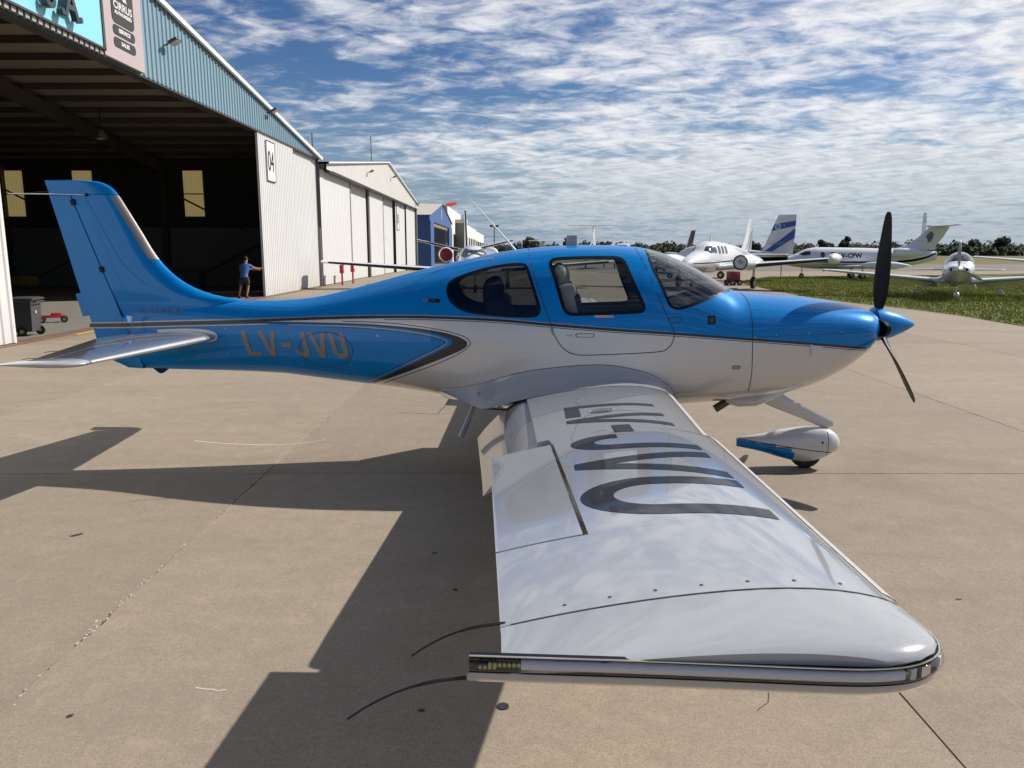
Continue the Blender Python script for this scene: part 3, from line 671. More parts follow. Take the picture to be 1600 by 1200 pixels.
h2p(box('fascia_soffit', (XH + .1, 59.9, 6.56), (.56, 41.4, .06), GUT)); h2p(box('side_wall', (-28, 80.6, 3.5), (34, .2, 7), BEIGE)); h2p(box('side_wall', (-28, 39.3, 3.5), (34, .1, 7), BEIGE))
h2p(box('door_number_plate', (XH - .05, 68.0, 5.1), (.03, 1.3, 2.3), WTRIM)); h2p(text_mesh('03', 1.25, DARK, 'number', None, (XH - .03, 67.5, 4.6), (0, 1, 0), (0, 0, 1), .004, 0, .7))
for c, s_ in (((XH - .028, 68, 6.22), (.012, 1.26, .05)), ((XH - .028, 68, 3.98), (.012, 1.26, .05)), ((XH - .028, 67.37, 5.1), (.012, .05, 2.2)), ((XH - .028, 68.63, 5.1), (.012, .05, 2.2))): h2p(box('plate_border', c, s_, DARK))
floodlight(50.3, 7.55, 'floodlight on the white gable left of its peak', XH + .38); floodlight(61.5, 8.2, 'floodlight on the white gable just right of its peak', XH + .38); floodlight(78.4, 6.95, 'floodlight at the right end of the white gable', XH + .38)
for y, z, h_, lb in ((40.3, 6.9, 2.0, 'thin aerial where teal gable and white hangar roofs meet'), (60.0, 9.3, 2.2, 'thin aerial on the peak of the white hangar')):
    tag(tube('aerial', [(XH - 1, y, z), (XH - 1, y, z + h_)], .035, GUT, None, 6), lb, 'antenna')
# --- blue hangar
BLUEW = wallmat('blue_sheet_metal', (.05, .11, .28), (.10, .15, .30)); BROOF = mat('beige_roof', (.50, .46, .38), .7)
H3 = empty('hangar', (XH, 104, 0), 0, 'small blue hangar with beige gable roof and open front', 'hangar')
def h3p(o): return under(o, H3)
X3 = XH + .9
def roof3(y): return 6.3 + (105 - abs(105 - y) - 88) * .125 if True else 0
h3p(mesh('gable_wall', [(X3, 88, 5.6), (X3, 122, 5.6), (X3, 122, 6.3), (X3, 105, 8.5), (X3, 88, 6.3)], [(0, 1, 2, 3, 4)], None, BLUEW))
h3p(box('front_pier', (X3 - .05, 90, 2.8), (.3, 4.0, 5.6), BLUEW)); h3p(box('front_pier', (X3 - .05, 118.8, 2.8), (.3, 6.4, 5.6), BLUEW)); h3p(box('side_wall', (X3 - 8, 88, 3.15), (16, .2, 6.3), BLUEW))
h3p(mesh('roof', [(X3 + .2, 87.5, 6.3), (X3 + .2, 105, 8.6), (X3 + .2, 122.5, 6.3), (X3 - 18, 87.5, 6.3), (X3 - 18, 105, 8.6), (X3 - 18, 122.5, 6.3)], [(0, 1, 4, 3), (1, 2, 5, 4)], None, BROOF))
h3p(box('inner_wall', (X3 - 4, 105, 2.8), (.2, 30, 5.6), mat('tan_wall', (.16, .12, .085), .8))); h3p(box('lintel', (X3 - .4, 104, 5.35), (.5, 26, .5), mat('brown_lintel', (.22, .16, .11), .7)))
h3p(box('wall_mark', (X3 + .04, 103.5, 7.0), (.03, .6, 1.3), WTRIM))
box_ = None
# --- long white terminal building stepping down into the distance
H4 = empty('terminal_building', (XH, 150, 0), 0, 'long white building with dark openings and flat parapet behind the blue hangar', 'building')
def h4p(o): return under(o, H4)
TW = mat('white_render', (.72, .71, .68), .6, 0, 0, .05, .2, .3, 'World'); TG = mat('grey_render', (.20, .20, .20), .7)
h4p(box('parapet', (-20.9, 143, 7.3), (20, 34, 4.4), TW)); h4p(box('end_wall', (-21.2, 125.9, 4.7), (20, .3, 9.6), TG))
for i in range(4): h4p(box('column', (XH - .1, 127.3 + i * 9, 2.6), (.24, 2.2, 5.2), TW)); h4p(box('opening_shade', (XH - .16, 131.8 + i * 9, 2.5), (.1, 6.6, 5.0), DARK))  # flat dark boxes stand in for the shade inside the openings
h4p(box('stair_tower', (XH + .8, 146, 3.7), (2.2, 4.2, 7.4), TG)); h4p(box('tower_cap', (XH + .8, 146, 7.6), (2.6, 4.8, .7), mat('pale_grey', (.5, .5, .49), .6)))
for j, (a, b, z) in enumerate(((160, 195, 8.3), (195, 235, 8.3), (235, 300, 8.0))):
    h4p(box('parapet', (-21.1, (a + b) / 2, z - 1.5), (20, b - a - .3, 3.0), TW))
    n = 4
    for i in range(n): yv = a + (i + .5) * (b - a) / n; h4p(box('column', (XH - .1, yv - (b - a) / n / 2 + 1.4, (z - 3) / 2), (.24, 2.8, z - 3), TW)); h4p(box('opening_shade', (XH - .18, yv + 1.2, (z - 3) / 2), (.1, (b - a) / n - 3.0, z - 3.05), DARK))
h4p(text_mesh('jet', 2.0, DARK, 'wall_lettering', None, (XH - .85, 136.5, 6.5), (0, 1, 0), (0, 0, 1), .02)) if False else None
for y, z in ((138.6, 6.6), (139.2, 7.3), (139.7, 6.3)): h4p(box('wall_emblem', (XH - .86, y, z), (.06, .5, 1.1), DARK, None, Matrix.Rotation(.5, 4, 'X').to_quaternion(), .02))
h4p(box('round_sign', (XH - .5, 127.6, 7.3), (.6, 1.0, 2.6), GUT, None, None, .2))
e = empty('windsock', (-13, 150, 9.4), 0, 'red windsock flying above the white terminal roof', 'windsock')
tube('pole', [(0, 0, 0), (0, 0, 1.6)], .05, GUT, e, 6); tube('sock', [(0, 0, 1.4), (.5, .3, 1.75), (1.2, .8, 1.9), (1.7, 1.2, 2.1)], [.45, .4, .36, .3], mat('red_cloth', (.6, .06, .04), .8), e, 10)
# --- lamp mast and lattice tower
e = empty('lamp_mast', (-3.4, 143, 0), 0, 'thin lamp mast with twin heads beyond the jet', 'lamp mast')
tube('pole', [(0, 0, 0), (0, 0, 6.6)], .09, GUT, e, 8); box('lamp_head', (-.55, 0, 6.7), (.6, .3, .35), GUT, e); box('lamp_head', (.55, 0, 6.7), (.6, .3, .35), GUT, e); tube('crossbar', [(-.7, 0, 6.5), (.7, 0, 6.5)], .05, GUT, e, 6)
e = empty('lattice_tower', (156, 290, 0), 0, 'red and white lattice tower on the horizon above the business jet tail', 'tower')
bm1 = bmesh.new(); bm2 = bmesh.new()
for k in range(9):
    z0, z1 = k * 1.8, k * 1.8 + 1.8; r0 = .85 - k * .04; r1 = .85 - (k + 1) * .04; bmx = bm1 if k % 2 else bm2
    c0 = [Vector((r0 * math.cos(a), r0 * math.sin(a), z0)) for a in (.8, 2.37, 3.94, 5.5)]; c1 = [Vector((r1 * math.cos(a), r1 * math.sin(a), z1)) for a in (.8, 2.37, 3.94, 5.5)]
    for i in range(4): tube_bm(bmx, [c0[i], c1[i]], .07, 4); tube_bm(bmx, [c0[i], c1[(i + 1) % 4]], .045, 4); tube_bm(bmx, [c1[i], c1[(i + 1) % 4]], .045, 4)
bm_obj('red_bays', bm1, e, mat('tower_red', (.30, .07, .05), .7)); bm_obj('white_bays', bm2, e, mat('tower_white', (.5, .5, .5), .7))
# ================================================================== trees
LEAF = []
for i, c in enumerate(((.030, .050, .018), (.042, .062, .022), (.055, .072, .030), (.048, .056, .030))): LEAF.append(mat('foliage_%s' % ('dark', 'green', 'light', 'olive')[i], c, .8, 0, 0, .35, .08, .2, 'World'))
TRUNK = mat('tree_bark', (.07, .055, .04), .9)
def crown_geo(rng_, x, y, z0, h, r, n, V, Fc, leaf=.55):
    k = rng_.randint(4, 7); lob = [(rng_.gauss(0, r * .45), rng_.gauss(0, r * .45), z0 + h * rng_.uniform(.3, .85), r * rng_.uniform(.4, .7)) for _ in range(k)]
    for _ in range(n):
        lx, ly, lz, lr = rng_.choice(lob); v = Vector((rng_.gauss(0, 1), rng_.gauss(0, 1), rng_.gauss(0, .8))).normalized() * lr * rng_.uniform(.55, 1.08)
        c = Vector((x + lx + v.x, y + ly + v.y, max(z0 * .5 + .1, lz + v.z))); a = Vector((rng_.gauss(0, 1), rng_.gauss(0, 1), rng_.gauss(0, 1))).normalized(); b = a.orthogonal().normalized(); s_ = leaf * rng_.uniform(.5, 1.1); i = len(V)
        V += [c + a * s_, c + b * s_, c - a * s_ * .8, c - b * s_]; Fc.append((i, i + 1, i + 2, i + 3))
V = [[], [], [], []]; Fc = [[], [], [], []]
rt = random.Random(11)
def bush_core(x, y, h, r, q):
    """solid inner foliage so that the wood is not see-through"""
    k = len(V[q]); n = 9
    for j in range(5):
        a = PI / 2 * j / 4; 
        for i in range(n): 
            b_ = 2 * PI * i / n; rr = r * max(math.cos(a), .08) * rt.uniform(.8, 1.15); V[q].append(Vector((x + rr * math.cos(b_), y + rr * math.sin(b_), h * math.sin(a) * rt.uniform(.9, 1.05))))
    for j in range(4):
        for i in range(n): Fc[q].append((k + j * n + i, k + j * n + (i + 1) % n, k + (j + 1) * n + (i + 1) % n, k + (j + 1) * n + i))
x = -70
while x < 420:
    for row in range(3):
        yy = 318 + row * 12 + rt.uniform(-5, 5); q = rt.randrange(4); h = (2.8, 3.9, 5.0)[row] * rt.uniform(.88, 1.1) * (1.0 + .16 * math.sin(x * .043) + .08 * math.sin(x * .21)); r = rt.uniform(1.9, 2.9); xx = x + rt.uniform(-2, 2)
        bush_core(xx, yy, h * .82, r * .95, q)
        crown_geo(rt, xx, yy, .3, h, r, 95, V[q], Fc[q], .62)
    x += 2.5
vs = []; fs = []; mi = []
for q in range(4):
    o_ = len(vs); vs += V[q]; fs += [tuple(i + o_ for i in f) for f in Fc[q]]; mi += [q] * len(Fc[q])
tag(mesh('treeline', vs, fs, None, LEAF, False, mi), kind='stuff')
def tree(x, y, h, r, n, label, q, grp='taller trees in the far treeline'):
    e = empty('tree', (x, y, 0), 0, label, 'tree', grp); V_ = []; F_ = []; crown_geo(rt, 0, 0, h * .22, h * .78, r, n * 3, V_, F_, .62)
    mesh('crown', V_, F_, e, LEAF[q]); tube('trunk', [(0, 0, 0), (.1, 0, h * .3), (0, .1, h * .62)], [.3, .22, .1], TRUNK, e, 6)
tree(138, 316, 7.6, 3.0, 420, 'tall round dark tree in the treeline left of the tall propeller blade', 0)
tree(129, 318, 6.6, 2.4, 320, 'smaller tree in the treeline beside the tall round one', 1)
tree(206, 322, 7.4, 3.4, 420, 'spreading tree above the treeline over the white aircraft seen head-on', 0)
tree(196, 324, 6.4, 2.8, 320, 'low rounded tree left of the spreading one on the horizon', 2)
tree(22, 300, 5.8, 2.8, 320, 'low bushy tree on the horizon left of the far T tail', 1)
tree(5, 240, 5.8, 3.0, 320, 'bushy tree behind the thin lamp mast', 2); tree(100, 316, 6.2, 2.2, 280, 'pointed tree between the two striped tail fins', 0)
# ================================================================== the blue and white light aircraft
HB = Body(
 [(-3.56,1.50),(-3.2,1.52),(-2.85,1.535),(-2.5,1.545),(-2.3,1.546),(-2.03,1.558),(-1.815,1.583),(-1.57,1.635),(-1.27,1.712),(-.823,1.832),(-.38,1.931),(-.06,1.997),(.15,2.024),(.45,2.047),(.74,2.052),(.95,2.048),(1.13,2.034),(1.26,2.008),(1.416,1.957),(1.68,1.829),(1.855,1.728),(1.95,1.668),(2.03,1.641),(2.13,1.629),(2.376,1.613),(2.634,1.589),(2.893,1.552),(3.05,1.52),(3.17,1.487),(3.23,1.46),(3.26,1.43)],
 [(-3.56,.905),(-3.425,.898),(-3.1,.89),(-2.675,.884),(-2.21,.868),(-1.756,.82),(-1.42,.783),(-1.148,.754),(-.845,.718),(-.39,.65),(0,.61),(.7,.6),(1.5,.625),(1.85,.65),(2.4,.71),(2.66,.78),(2.89,.889),(3.05,.997),(3.18,1.12),(3.24,1.2),(3.26,1.24)],
 [(-3.56,.07),(-3.0,.135),(-2.4,.22),(-1.8,.32),(-1.2,.43),(-.6,.535),(0,.605),(.6,.64),(1.1,.64),(1.6,.615),(2.1,.57),(2.6,.51),(2.95,.45),(3.12,.39),(3.2,.31),(3.245,.22),(3.26,.15)],
 [(-3.56,1.2),(-2.4,1.22),(-1.2,1.2),(0,1.16),(1,1.15),(2,1.2),(2.8,1.26),(3.26,1.335)],
 [(-3.56,2.0),(-1.2,2.1),(0,2.15),(1,2.25),(1.8,2.3),(2.2,2.5),(3,2.4),(3.26,2.1)],
 [(-3.56,2.0),(-1.2,2.2),(0,2.6),(1.5,2.6),(2.6,2.3),(3.26,2.0)])
HERO = empty('light_aircraft', (0, 0, 0), math.radians(-2.5),
    'blue and white single propeller aircraft parked in the foreground with its wing towards the viewer', 'aircraft')
REAR = smooth_curve([(-.549,1.678),(-.538,1.723),(-.487,1.764),(-.35,1.817),(-.149,1.87),(.02,1.893),(.112,1.892),(.151,1.867),(.183,1.787),(.23,1.642),(.266,1.526),(.254,1.475),(.21,1.448),(.046,1.446),(-.135,1.456),(-.302,1.472),(-.425,1.504),(-.513,1.569),(-.543,1.634)], 2, True)
DOORW = smooth_curve([(.338,1.883),(.356,1.927),(.417,1.944),(.645,1.953),(.872,1.954),(.947,1.945),(.989,1.913),(1.027,1.818),(1.081,1.688),(1.141,1.552),(1.13,1.501),(1.079,1.484),(.859,1.474),(.639,1.466),(.521,1.463),(.469,1.491),(.439,1.556),(.401,1.686),(.364,1.802)], 2, True)
WSIDE = smooth_curve([(1.187,2.006),(1.212,1.876),(1.272,1.744),(1.341,1.572),(1.373,1.537),(1.427,1.524),(1.52,1.547),(1.673,1.6),(1.851,1.652),(1.93,1.668)], 3)
WS = WSIDE + [(1.965, 1.69), (1.97, 2.3), (1.185, 2.3)]
DOOR = smooth_curve([(.152,2.018),(.206,1.802),(.298,1.541),(.359,1.381),(.404,1.264),(.479,1.175),(.568,1.139),(.716,1.135),(1.231,1.162),(1.334,1.194),(1.376,1.254),(1.382,1.341),(1.3,1.516),(1.165,1.862),(1.09,2.02)], 3) + [(.62, 2.036)]
BELT = [(-3.56,1.33),(-3.2,1.345),(-2.573,1.368),(-2.261,1.381),(-1.645,1.412),(-1.192,1.43),(-.755,1.438),(-.18,1.426),(.345,1.389),(.86,1.352),(1.389,1.319),(2.056,1.268),(2.537,1.229),(2.828,1.203),(3.106,1.172),(3.26,1.155)]
BELTF = pchip(BELT)
BELTC = [(x, float(BELTF(x))) for x in np.linspace(-3.56, 3.2, 49)]
CHO = smooth_curve([(-2.4,1.367),(-2.0,1.368),(-1.641,1.369),(-1.19,1.364),(-.753,1.336),(-.499,1.294),(-.385,1.25),(-.359,1.214),(-.402,1.165),(-.615,1.069),(-1.0,.911),(-1.251,.808),(-1.5,.70)], 4)
CHI = smooth_curve([(-2.4,1.350),(-2.0,1.356),(-1.641,1.358),(-1.249,1.352),(-.9,1.330),(-.66,1.297),(-.53,1.262),(-.492,1.234),(-.525,1.192),(-.685,1.109),(-1.05,.93),(-1.28,.815),(-1.55,.69)], 4)
CHM = [((a[0] + b[0]) / 2, (a[1] + b[1]) / 2) for a, b in zip(CHO, CHI)]
CHPOLY = CHM + [(-3.6, .6), (-3.6, 1.35)]
COWLX = [(2.033,1.66),(2.047,1.576),(2.052,1.487),(2.05,1.268),(2.066,.934),(2.07,.821),(2.075,.5)]
def cut_line(bm, pts, closed=False, eps=0.004):
    n = len(pts)
    for i in range(n if closed else n - 1):
        a = pts[i]; b = pts[(i + 1) % n]
        lx, hx = min(a[0], b[0]) - eps, max(a[0], b[0]) + eps; lz, hz_ = min(a[1], b[1]) - eps, max(a[1], b[1]) + eps
        g = set()
        for f in bm.faces:
            if f.tag: continue
            x0 = x1 = z0 = z1 = None; vs = f.verts
            x0 = min(v.co.x for v in vs)
            if x0 > hx: continue
            x1 = max(v.co.x for v in vs)
            if x1 < lx: continue
            if min(v.co.z for v in vs) > hz_ or max(v.co.z for v in vs) < lz: continue
            g.add(f)
        geom = set(g)
        for f in g: geom.update(f.edges); geom.update(f.verts)
        if g: bmesh.ops.bisect_plane(bm, geom=list(geom), plane_co=(a[0], 0, a[1]), plane_no=(-(b[1] - a[1]), 0, b[0] - a[0]), dist=1e-5)
def build_hull():
    xs = list(np.linspace(-3.56, 3.0, 210)) + list(3.0 + .26 * np.sin(np.linspace(0, PI / 2, 18))[1:])
    K = 68; bm = bmesh.new(); rings = []
    for x in xs: rings.append([bm.verts.new(p) for p in HB.ring(x, K, True)])
    for a, b in zip(rings, rings[1:]):
        for k in range(K):
            bm.faces.new((a[k], a[k + 1], b[k + 1], b[k]))
    for r, sx in ((rings[0], 1), (rings[-1], -1)):
        c = bm.verts.new((r[0].co.x - sx * .002, 0, sum(v.co.z for v in r) / len(r)))
        for k in range(K): bm.faces.new((r[k], r[k + 1], c) if sx < 0 else (r[k + 1], r[k], c))
    for ln, cl in ((REAR, True), (DOORW, True), (WS, True), (DOOR, True), (COWLX, False), (BELTC, False), (CHM, False)):
        cut_line(bm, ln, cl)
    lay = bm.faces.layers.int.new('tag')
    for f in bm.faces:
        c = f.calc_center_median(); x, z = c.x, c.z
        t = 0
        if in_poly(x, z, WS): t = 1
        elif in_poly(x, z, REAR): t = 2
        elif in_poly(x, z, DOORW): t = 3
        elif in_poly(x, z, DOOR): t = 4
        elif x > 2.0 and x > float(np.interp(-z, [-q[1] for q in COWLX], [q[0] for q in COWLX])): t = 5
        f[lay] = t
        if z > float(BELTF(x)): f.material_index = 0
        elif in_poly(x, z, CHPOLY): f.material_index = 0
        elif x < -2.3: f.material_index = 0
        else: f.material_index = 1
    return bm, lay
HULL, HLAY = build_hull()
def extract(name, tags, parent, mats, mirror, side=-1, inset=0.0, xr=None):
    bm = bmesh.new(); vm = {}
    def gv(v, s):
        k = (v.index, s if abs(v.co.y) > 1e-5 else 0)
        if k not in vm: vm[k] = bm.verts.new((v.co.x, v.co.y * s, v.co.z))
        return vm[k]
    HULL.verts.index_update()
    for f in HULL.faces:
        if f[HLAY] not in tags: continue
        if xr and not (xr[0] < f.calc_center_median().x < xr[1]): continue
        for s in ((1, -1) if mirror else ((1,) if side < 0 else (-1,))):
            vs = [gv(v, s) for v in f.verts]
            if len(set(vs)) < 3: continue
            try: nf = bm.faces.new(vs if s > 0 else vs[::-1])
            except ValueError: continue
            nf.material_index = f.material_index; nf.smooth = True
    me = bpy.data.meshes.new(name); bm.verts.index_update()
    P = np.array([v.co[:] for v in bm.verts]); nr = HB.normals(P)
    nr[np.abs(P[:, 1]) < 1e-5, 1] = 0
    if inset: 
        for v, q in zip(bm.verts, nr): v.co -= Vector(q) * inset
    bm.to_mesh(me); bm.free()
    o = mesh_obj(name, me, parent, mats)
    end = (P[:, 0] > 3.258) | (P[:, 0] < -3.558)
    nr[P[:, 0] > 3.2595] = (1, 0, 0)
    # faces wound so that normals point outwards
    f0 = me.polygons[len(me.polygons) // 2]; c = np.array(f0.center)
    if HB.normals(c[None])[0] @ np.array(f0.normal) < 0: me.flip_normals()
    me.normals_split_custom_set_from_vertices([tuple(v) for v in nr])
    return o
FUS = extract('fuselage', (0,), HERO, [BLUE, WHITE], True)
COWL = extract('cowling', (5,), HERO, [BLUE, WHITE], True)
extract('windshield', (1,), HERO, [WSG], True)
DOORS = []
for s in (-1, 1):
    d = extract('door', (4,), HERO, [BLUE, WHITE], False, s); DOORS.append(d)
    extract('door_window', (3,), d, [GLASS], False, s)
    extract('rear_window', (2,), HERO, [REARG], False, s)
HB.ribbon
# black bands round the panes, on the glass edge
def inner_band(poly, w):
    c = np.mean(poly, axis=0); n = len(poly); out = []
    for i, p in enumerate(poly):
        a = np.array(poly[i - 1]); b = np.array(poly[(i + 1) % n]); d = b - a; d /= np.linalg.norm(d) + 1e-9
        q = np.array((-d[1], d[0]));
        if q @ (c - np.array(p)) < 0: q = -q
        out.append(tuple(np.array(p) + q * w * .5))
    return out
for s in (-1, 1):
    HB.ribbon('window_frame', inner_band(DOORW, .024), .028, DARK, DOORS[0 if s < 0 else 1], s, .0016, True)
    HB.ribbon('window_frame', inner_band(REAR, .022), .026, DARK, HERO, s, .0016, True)
    HB.ribbon('windshield_frame', WSIDE, .022, DARK, HERO, s, .0016)
# cabin: lining, bulkheads, floor, seats, panel
lin = extract('cabin_lining', (0, 4), HERO, [INNER], True, inset=.028, xr=(-1.0, 1.95))
lin.data.materials.clear(); lin.data.materials.append(INNER)
lin.data.polygons.foreach_set('material_index', [0] * len(lin.data.polygons))
def bulkhead(name, x, z1=None):
    r = [p for p in HB.ring(x, 20)]
    mesh(name, [(p[0], p[1] * .96, (min(p[2], z1) if z1 else p[2])) for p in r], [tuple(range(len(r)))], HERO, INNER)
bulkhead('bulkhead', -1.0); bulkhead('firewall', 1.93, 1.60)
box('cabin_floor', (.75, 0, .86), (2.2, .84, .04), INNER, HERO)
def seat(x, y, m, h=1.0):
    e = bpy.data.objects.new('seat', None); COL.objects.link(e); e.parent = HERO
    box('cushion', (x + .22, y, 1.10), (.48, .46, .16), m, e, bev=.05)
    rot = Matrix.Rotation(math.radians(-14), 4, 'Y').to_3x3().to_quaternion()
    box('backrest', (x - .08, y, 1.42), (.19, .47, .62), m, e, rot, .06)
    bm = bmesh.new(); bmesh.ops.create_uvsphere(bm, u_segments=18, v_segments=12, radius=1)
    for v in bm.verts: v.co = Vector((v.co.x * .085, math.copysign(abs(v.co.y) ** .7, v.co.y) * .16, math.copysign(abs(v.co.z) ** .7, v.co.z) * .145)) + Vector((x - .185, y, 1.745))
    bm_obj('headrest', bm, e, m, True)
    box('side_bolster', (x - .06, y - .2, 1.38), (.2, .05, .5), SEATD, e, rot, .02)
    return e
for x, y in ((.62, -.29), (.62, .29), (.02, -.21), (.02, .21)):
    e_ = seat(x, y, SEAT if x > .1 else mat('rear_seat_leather', (.12, .118, .115), .55))
    if x < .1: e_.location.z = -.12
loft('instrument_panel', [[(1.42, y, 1.02), (1.40, y, 1.50 - .22 * abs(y) ** 2), (1.50, y, 1.585 - .25 * abs(y) ** 2), (1.90, y, 1.615 - .75 * abs(y) ** 2), (1.90, y, 1.02)] for y in (-.43, -.36, -.2, 0, .2, .36, .43)], DARK, HERO)
for y in (-.3, .3): tube('side_yoke', [(1.40, y - .2 * (1 if y > 0 else -1), 1.3), (1.25, y - .2 * (1 if y > 0 else -1), 1.36), (1.22, y - .2 * (1 if y > 0 else -1), 1.48)], .018, DARK, HERO)
# seams
HB.ribbon('door_seam', DOOR[:-1], .0065, SEAM, DOORS[0], -1, .0024)
HB.ribbon('cowling_seam', smooth_curve([(2.033,1.632),(2.047,1.576),(2.052,1.487),(2.05,1.268),(2.066,.934),(2.07,.80)], 5), .006, SEAM, COWL, -1, .002)
HB.ribbon('roof_seam', [(.152, 2.02), (.16, 2.0), (.175, 1.93)], .004, SEAM, FUS, -1, .0024)
HB.ribbon('cowling_split', [(x, float(np.interp(x, [2.07, 3.1, 3.22], [1.285, 1.322, 1.33]))) for x in np.linspace(2.07, 3.215, 24)], .0035, SEAM, COWL, -1, .001)
ell = [(-1.652 + .256 * math.cos(a), 1.128 + .158 * math.sin(a)) for a in np.linspace(0, 2 * PI, 49)[:-1]]
HB.ribbon('access_panel_seam', ell, .0055, SEAM, FUS, -1, .0022, True)
# stripes of the paint scheme
xs = np.linspace(-3.55, 3.19, 120)
HB.ribbon('black_stripe', [(x, float(BELTF(x)) - (.004 if x > -2.3 else .012)) for x in xs], [.019 if x > -1.2 else (.022 if x > -2.3 else .034) for x in xs], BLACKP, FUS, -1, .0018)
xs2 = np.linspace(-3.55, 1.5, 90)
HB.ribbon('grey_stripe', [(x, float(BELTF(x)) + .0125) for x in xs2], [.010 if x < .2 else .010 * max(.25, 1 - (x - .2) / 1.4) for x in xs2], GREYP, FUS, -1, .0016)
xs3 = np.linspace(-3.55, -2.2, 30)
HB.ribbon('grey_stripe', [(x, float(BELTF(x)) - .036) for x in xs3], .009, GREYP, FUS, -1, .0016)
xs4 = np.linspace(-1.1, 3.17, 80)
HB.ribbon('thin_stripe', [(x, float(BELTF(x)) - .0235) for x in xs4], [.0055] * len(xs4), BLACKP, FUS, -1, .0018)
vs = []; fs = []; ok = [i for i, (a, b) in enumerate(zip(CHO, CHI)) if a[1] > HB.ZB(a[0]) + .012 and b[1] > HB.ZB(b[0]) + .012]
ok = [i for i in range(len(CHO)) if i <= max(ok)]
for i in ok:
    for t in (0, .25, .5, .75, 1): vs.append((CHO[i][0] * (1 - t) + CHI[i][0] * t, CHO[i][1] * (1 - t) + CHI[i][1] * t))
for i in range(len(ok) - 1):
    for t in range(4): fs.append((5 * i + t, 5 * i + t + 1, 5 * i + 6 + t, 5 * i + 5 + t))
HB.decal('black_chevron', vs, fs, BLACKP, FUS, -1, .0019)
WB = smooth_curve([(-1.49,1.384),(-1.191,1.383),(-.897,1.368),(-.611,1.333),(-.415,1.288),(-.338,1.242),(-.35,1.19),(-.444,1.122),(-.616,1.04),(-.918,.917),(-1.16,.815)], 4)
HB.ribbon('thin_stripe', WB, .0065, BLACKP, FUS, -1, .0018)
inn = [(p[0] - .012, p[1] - .012 if i < 20 else p[1] + .004) for i, p in enumerate(CHI)]
INN = smooth_curve([(-2.0,1.343),(-1.641,1.344),(-1.249,1.337),(-.92,1.314),(-.68,1.280),(-.565,1.25),(-.535,1.228),(-.565,1.196),(-.70,1.124),(-1.06,.945),(-1.29,.83)], 4)
HB.ribbon('thin_stripe', INN, .0065, GREYP, FUS, -1, .0018)
HB.ribbon('thin_stripe', smooth_curve([(-1.641,1.333),(-1.249,1.326),(-.92,1.303),(-.69,1.27),(-.585,1.245),(-.558,1.228),(-.585,1.2),(-.71,1.135),(-1.07,.955),(-1.3,.842)], 4), .0055, BLACKP, FUS, -1, .0018)
# registration on the side, letters leaning back
def slant(polys, x0, z0, k): return [[(x0 + a - k * b, z0 + b) for a, b in p] for p in polys]
def arc(cx, cy, r, a0, a1, n=10): return [(cx + r * math.cos(math.radians(a0 + (a1 - a0) * i / n)), cy + r * math.sin(math.radians(a0 + (a1 - a0) * i / n))) for i in range(n + 1)]
def letters(hh, st, wd, gap):
    """L V - J V U as stroke outlines, height hh, stroke st; wd = widths by letter"""
    out = []; x = 0
    for ch, wv in wd:
        if ch == 'L': out += [[(x, 0), (x + st, 0), (x + st, hh), (x, hh)], [(x + st, 0), (x + wv, 0), (x + wv, st * .9), (x + st, st * .9)]]
        elif ch == 'V':
            m = x + wv / 2
            out += [[(x, hh), (m - st * .5, 0), (m, 0), (m, st * 1.5), (x + st, hh)], [(m, 0), (m + st * .5, 0), (x + wv, hh), (x + wv - st, hh), (m, st * 1.5)]]
        elif ch == '-': out += [[(x, hh * .38), (x + wv, hh * .38), (x + wv, hh * .38 + st * .95), (x, hh * .38 + st * .95)]]
        elif ch in 'JU':
            ro = wv / 2; ri = ro - st; cx = x + ro
            o = arc(cx, ro, ro, 180, 360, 14); i = arc(cx, ro, ri, 180, 360, 14)
            for q in range(14): out.append([o[q], o[q + 1], i[q + 1], i[q]])
            out.append([(cx + ri, ro), (cx + ro, ro), (cx + ro, hh), (cx + ri, hh)])
            ht = hh if ch == 'U' else ro + st * .25
            out.append([(cx - ro, ro), (cx - ri, ro), (cx - ri, ht), (cx - ro, ht)])
        x += wv + gap
    return out
SIDEW = [('L', .135), ('V', .165), ('-', .095), ('J', .13), ('V', .165), ('U', .145)]
def side_letters(dx, dz, m, off, name):
    v, f = grid_polys(slant(letters(.232, .044, SIDEW, .031), -2.41 + dx, 1.052 + dz, .27), .05)
    HB.decal(name, v, f, m, FUS, -1, off)
side_letters(.009, -.004, LETSH, .0012, 'registration_shadow'); side_letters(0, 0, SIDEL, .0020, 'registration_lettering')
# badges, small fittings
def rrect(cx, cz, w, h, r, n=4):
    out = []
    for sx, sz, a in ((1, 1, 0), (-1, 1, 90), (-1, -1, 180), (1, -1, 270)):
        out += [(cx + sx * (w / 2 - r) + r * math.cos(math.radians(a + 90 * i / n)), cz + sz * (h / 2 - r) + r * math.sin(math.radians(a + 90 * i / n))) for i in range(n + 1)]
    return out
def badge(name, cx, cz, w, h, m, off=.002, r=.008, parent=None, body=HB):
    v, f = grid_polys([rrect(cx, cz, w, h, r)], .06); return body.decal(name, v, f, m, parent or FUS, -1, off)
def side_text(s, size, x, z, m, name, off=.0028, sx=1.0, shear=0.0, bold=0.0, slope=0.0, parent=None, h=.08, body=HB):
    v, f = text_2d(s, size, h, shear, sx, bold)
    return body.decal(name, [(x + a, z + b + slope * a) for a, b in v], f, m, parent or FUS, -1, off)
badge('model_badge', -.66, 1.575, .115, .032, DARK)
badge('model_badge_plate', -.735, 1.577, .05, .024, GREYP, .0024, .004)
side_text('22', .026, -.752, 1.568, DARK, 'badge_lettering', .003, 1.2); side_text('GTS', .026, -.703, 1.566, SIDEL, 'badge_lettering', .003, 1.3)
badge('emblem_plate', 1.702, 1.428, .066, .07, DARK, .002, .012)
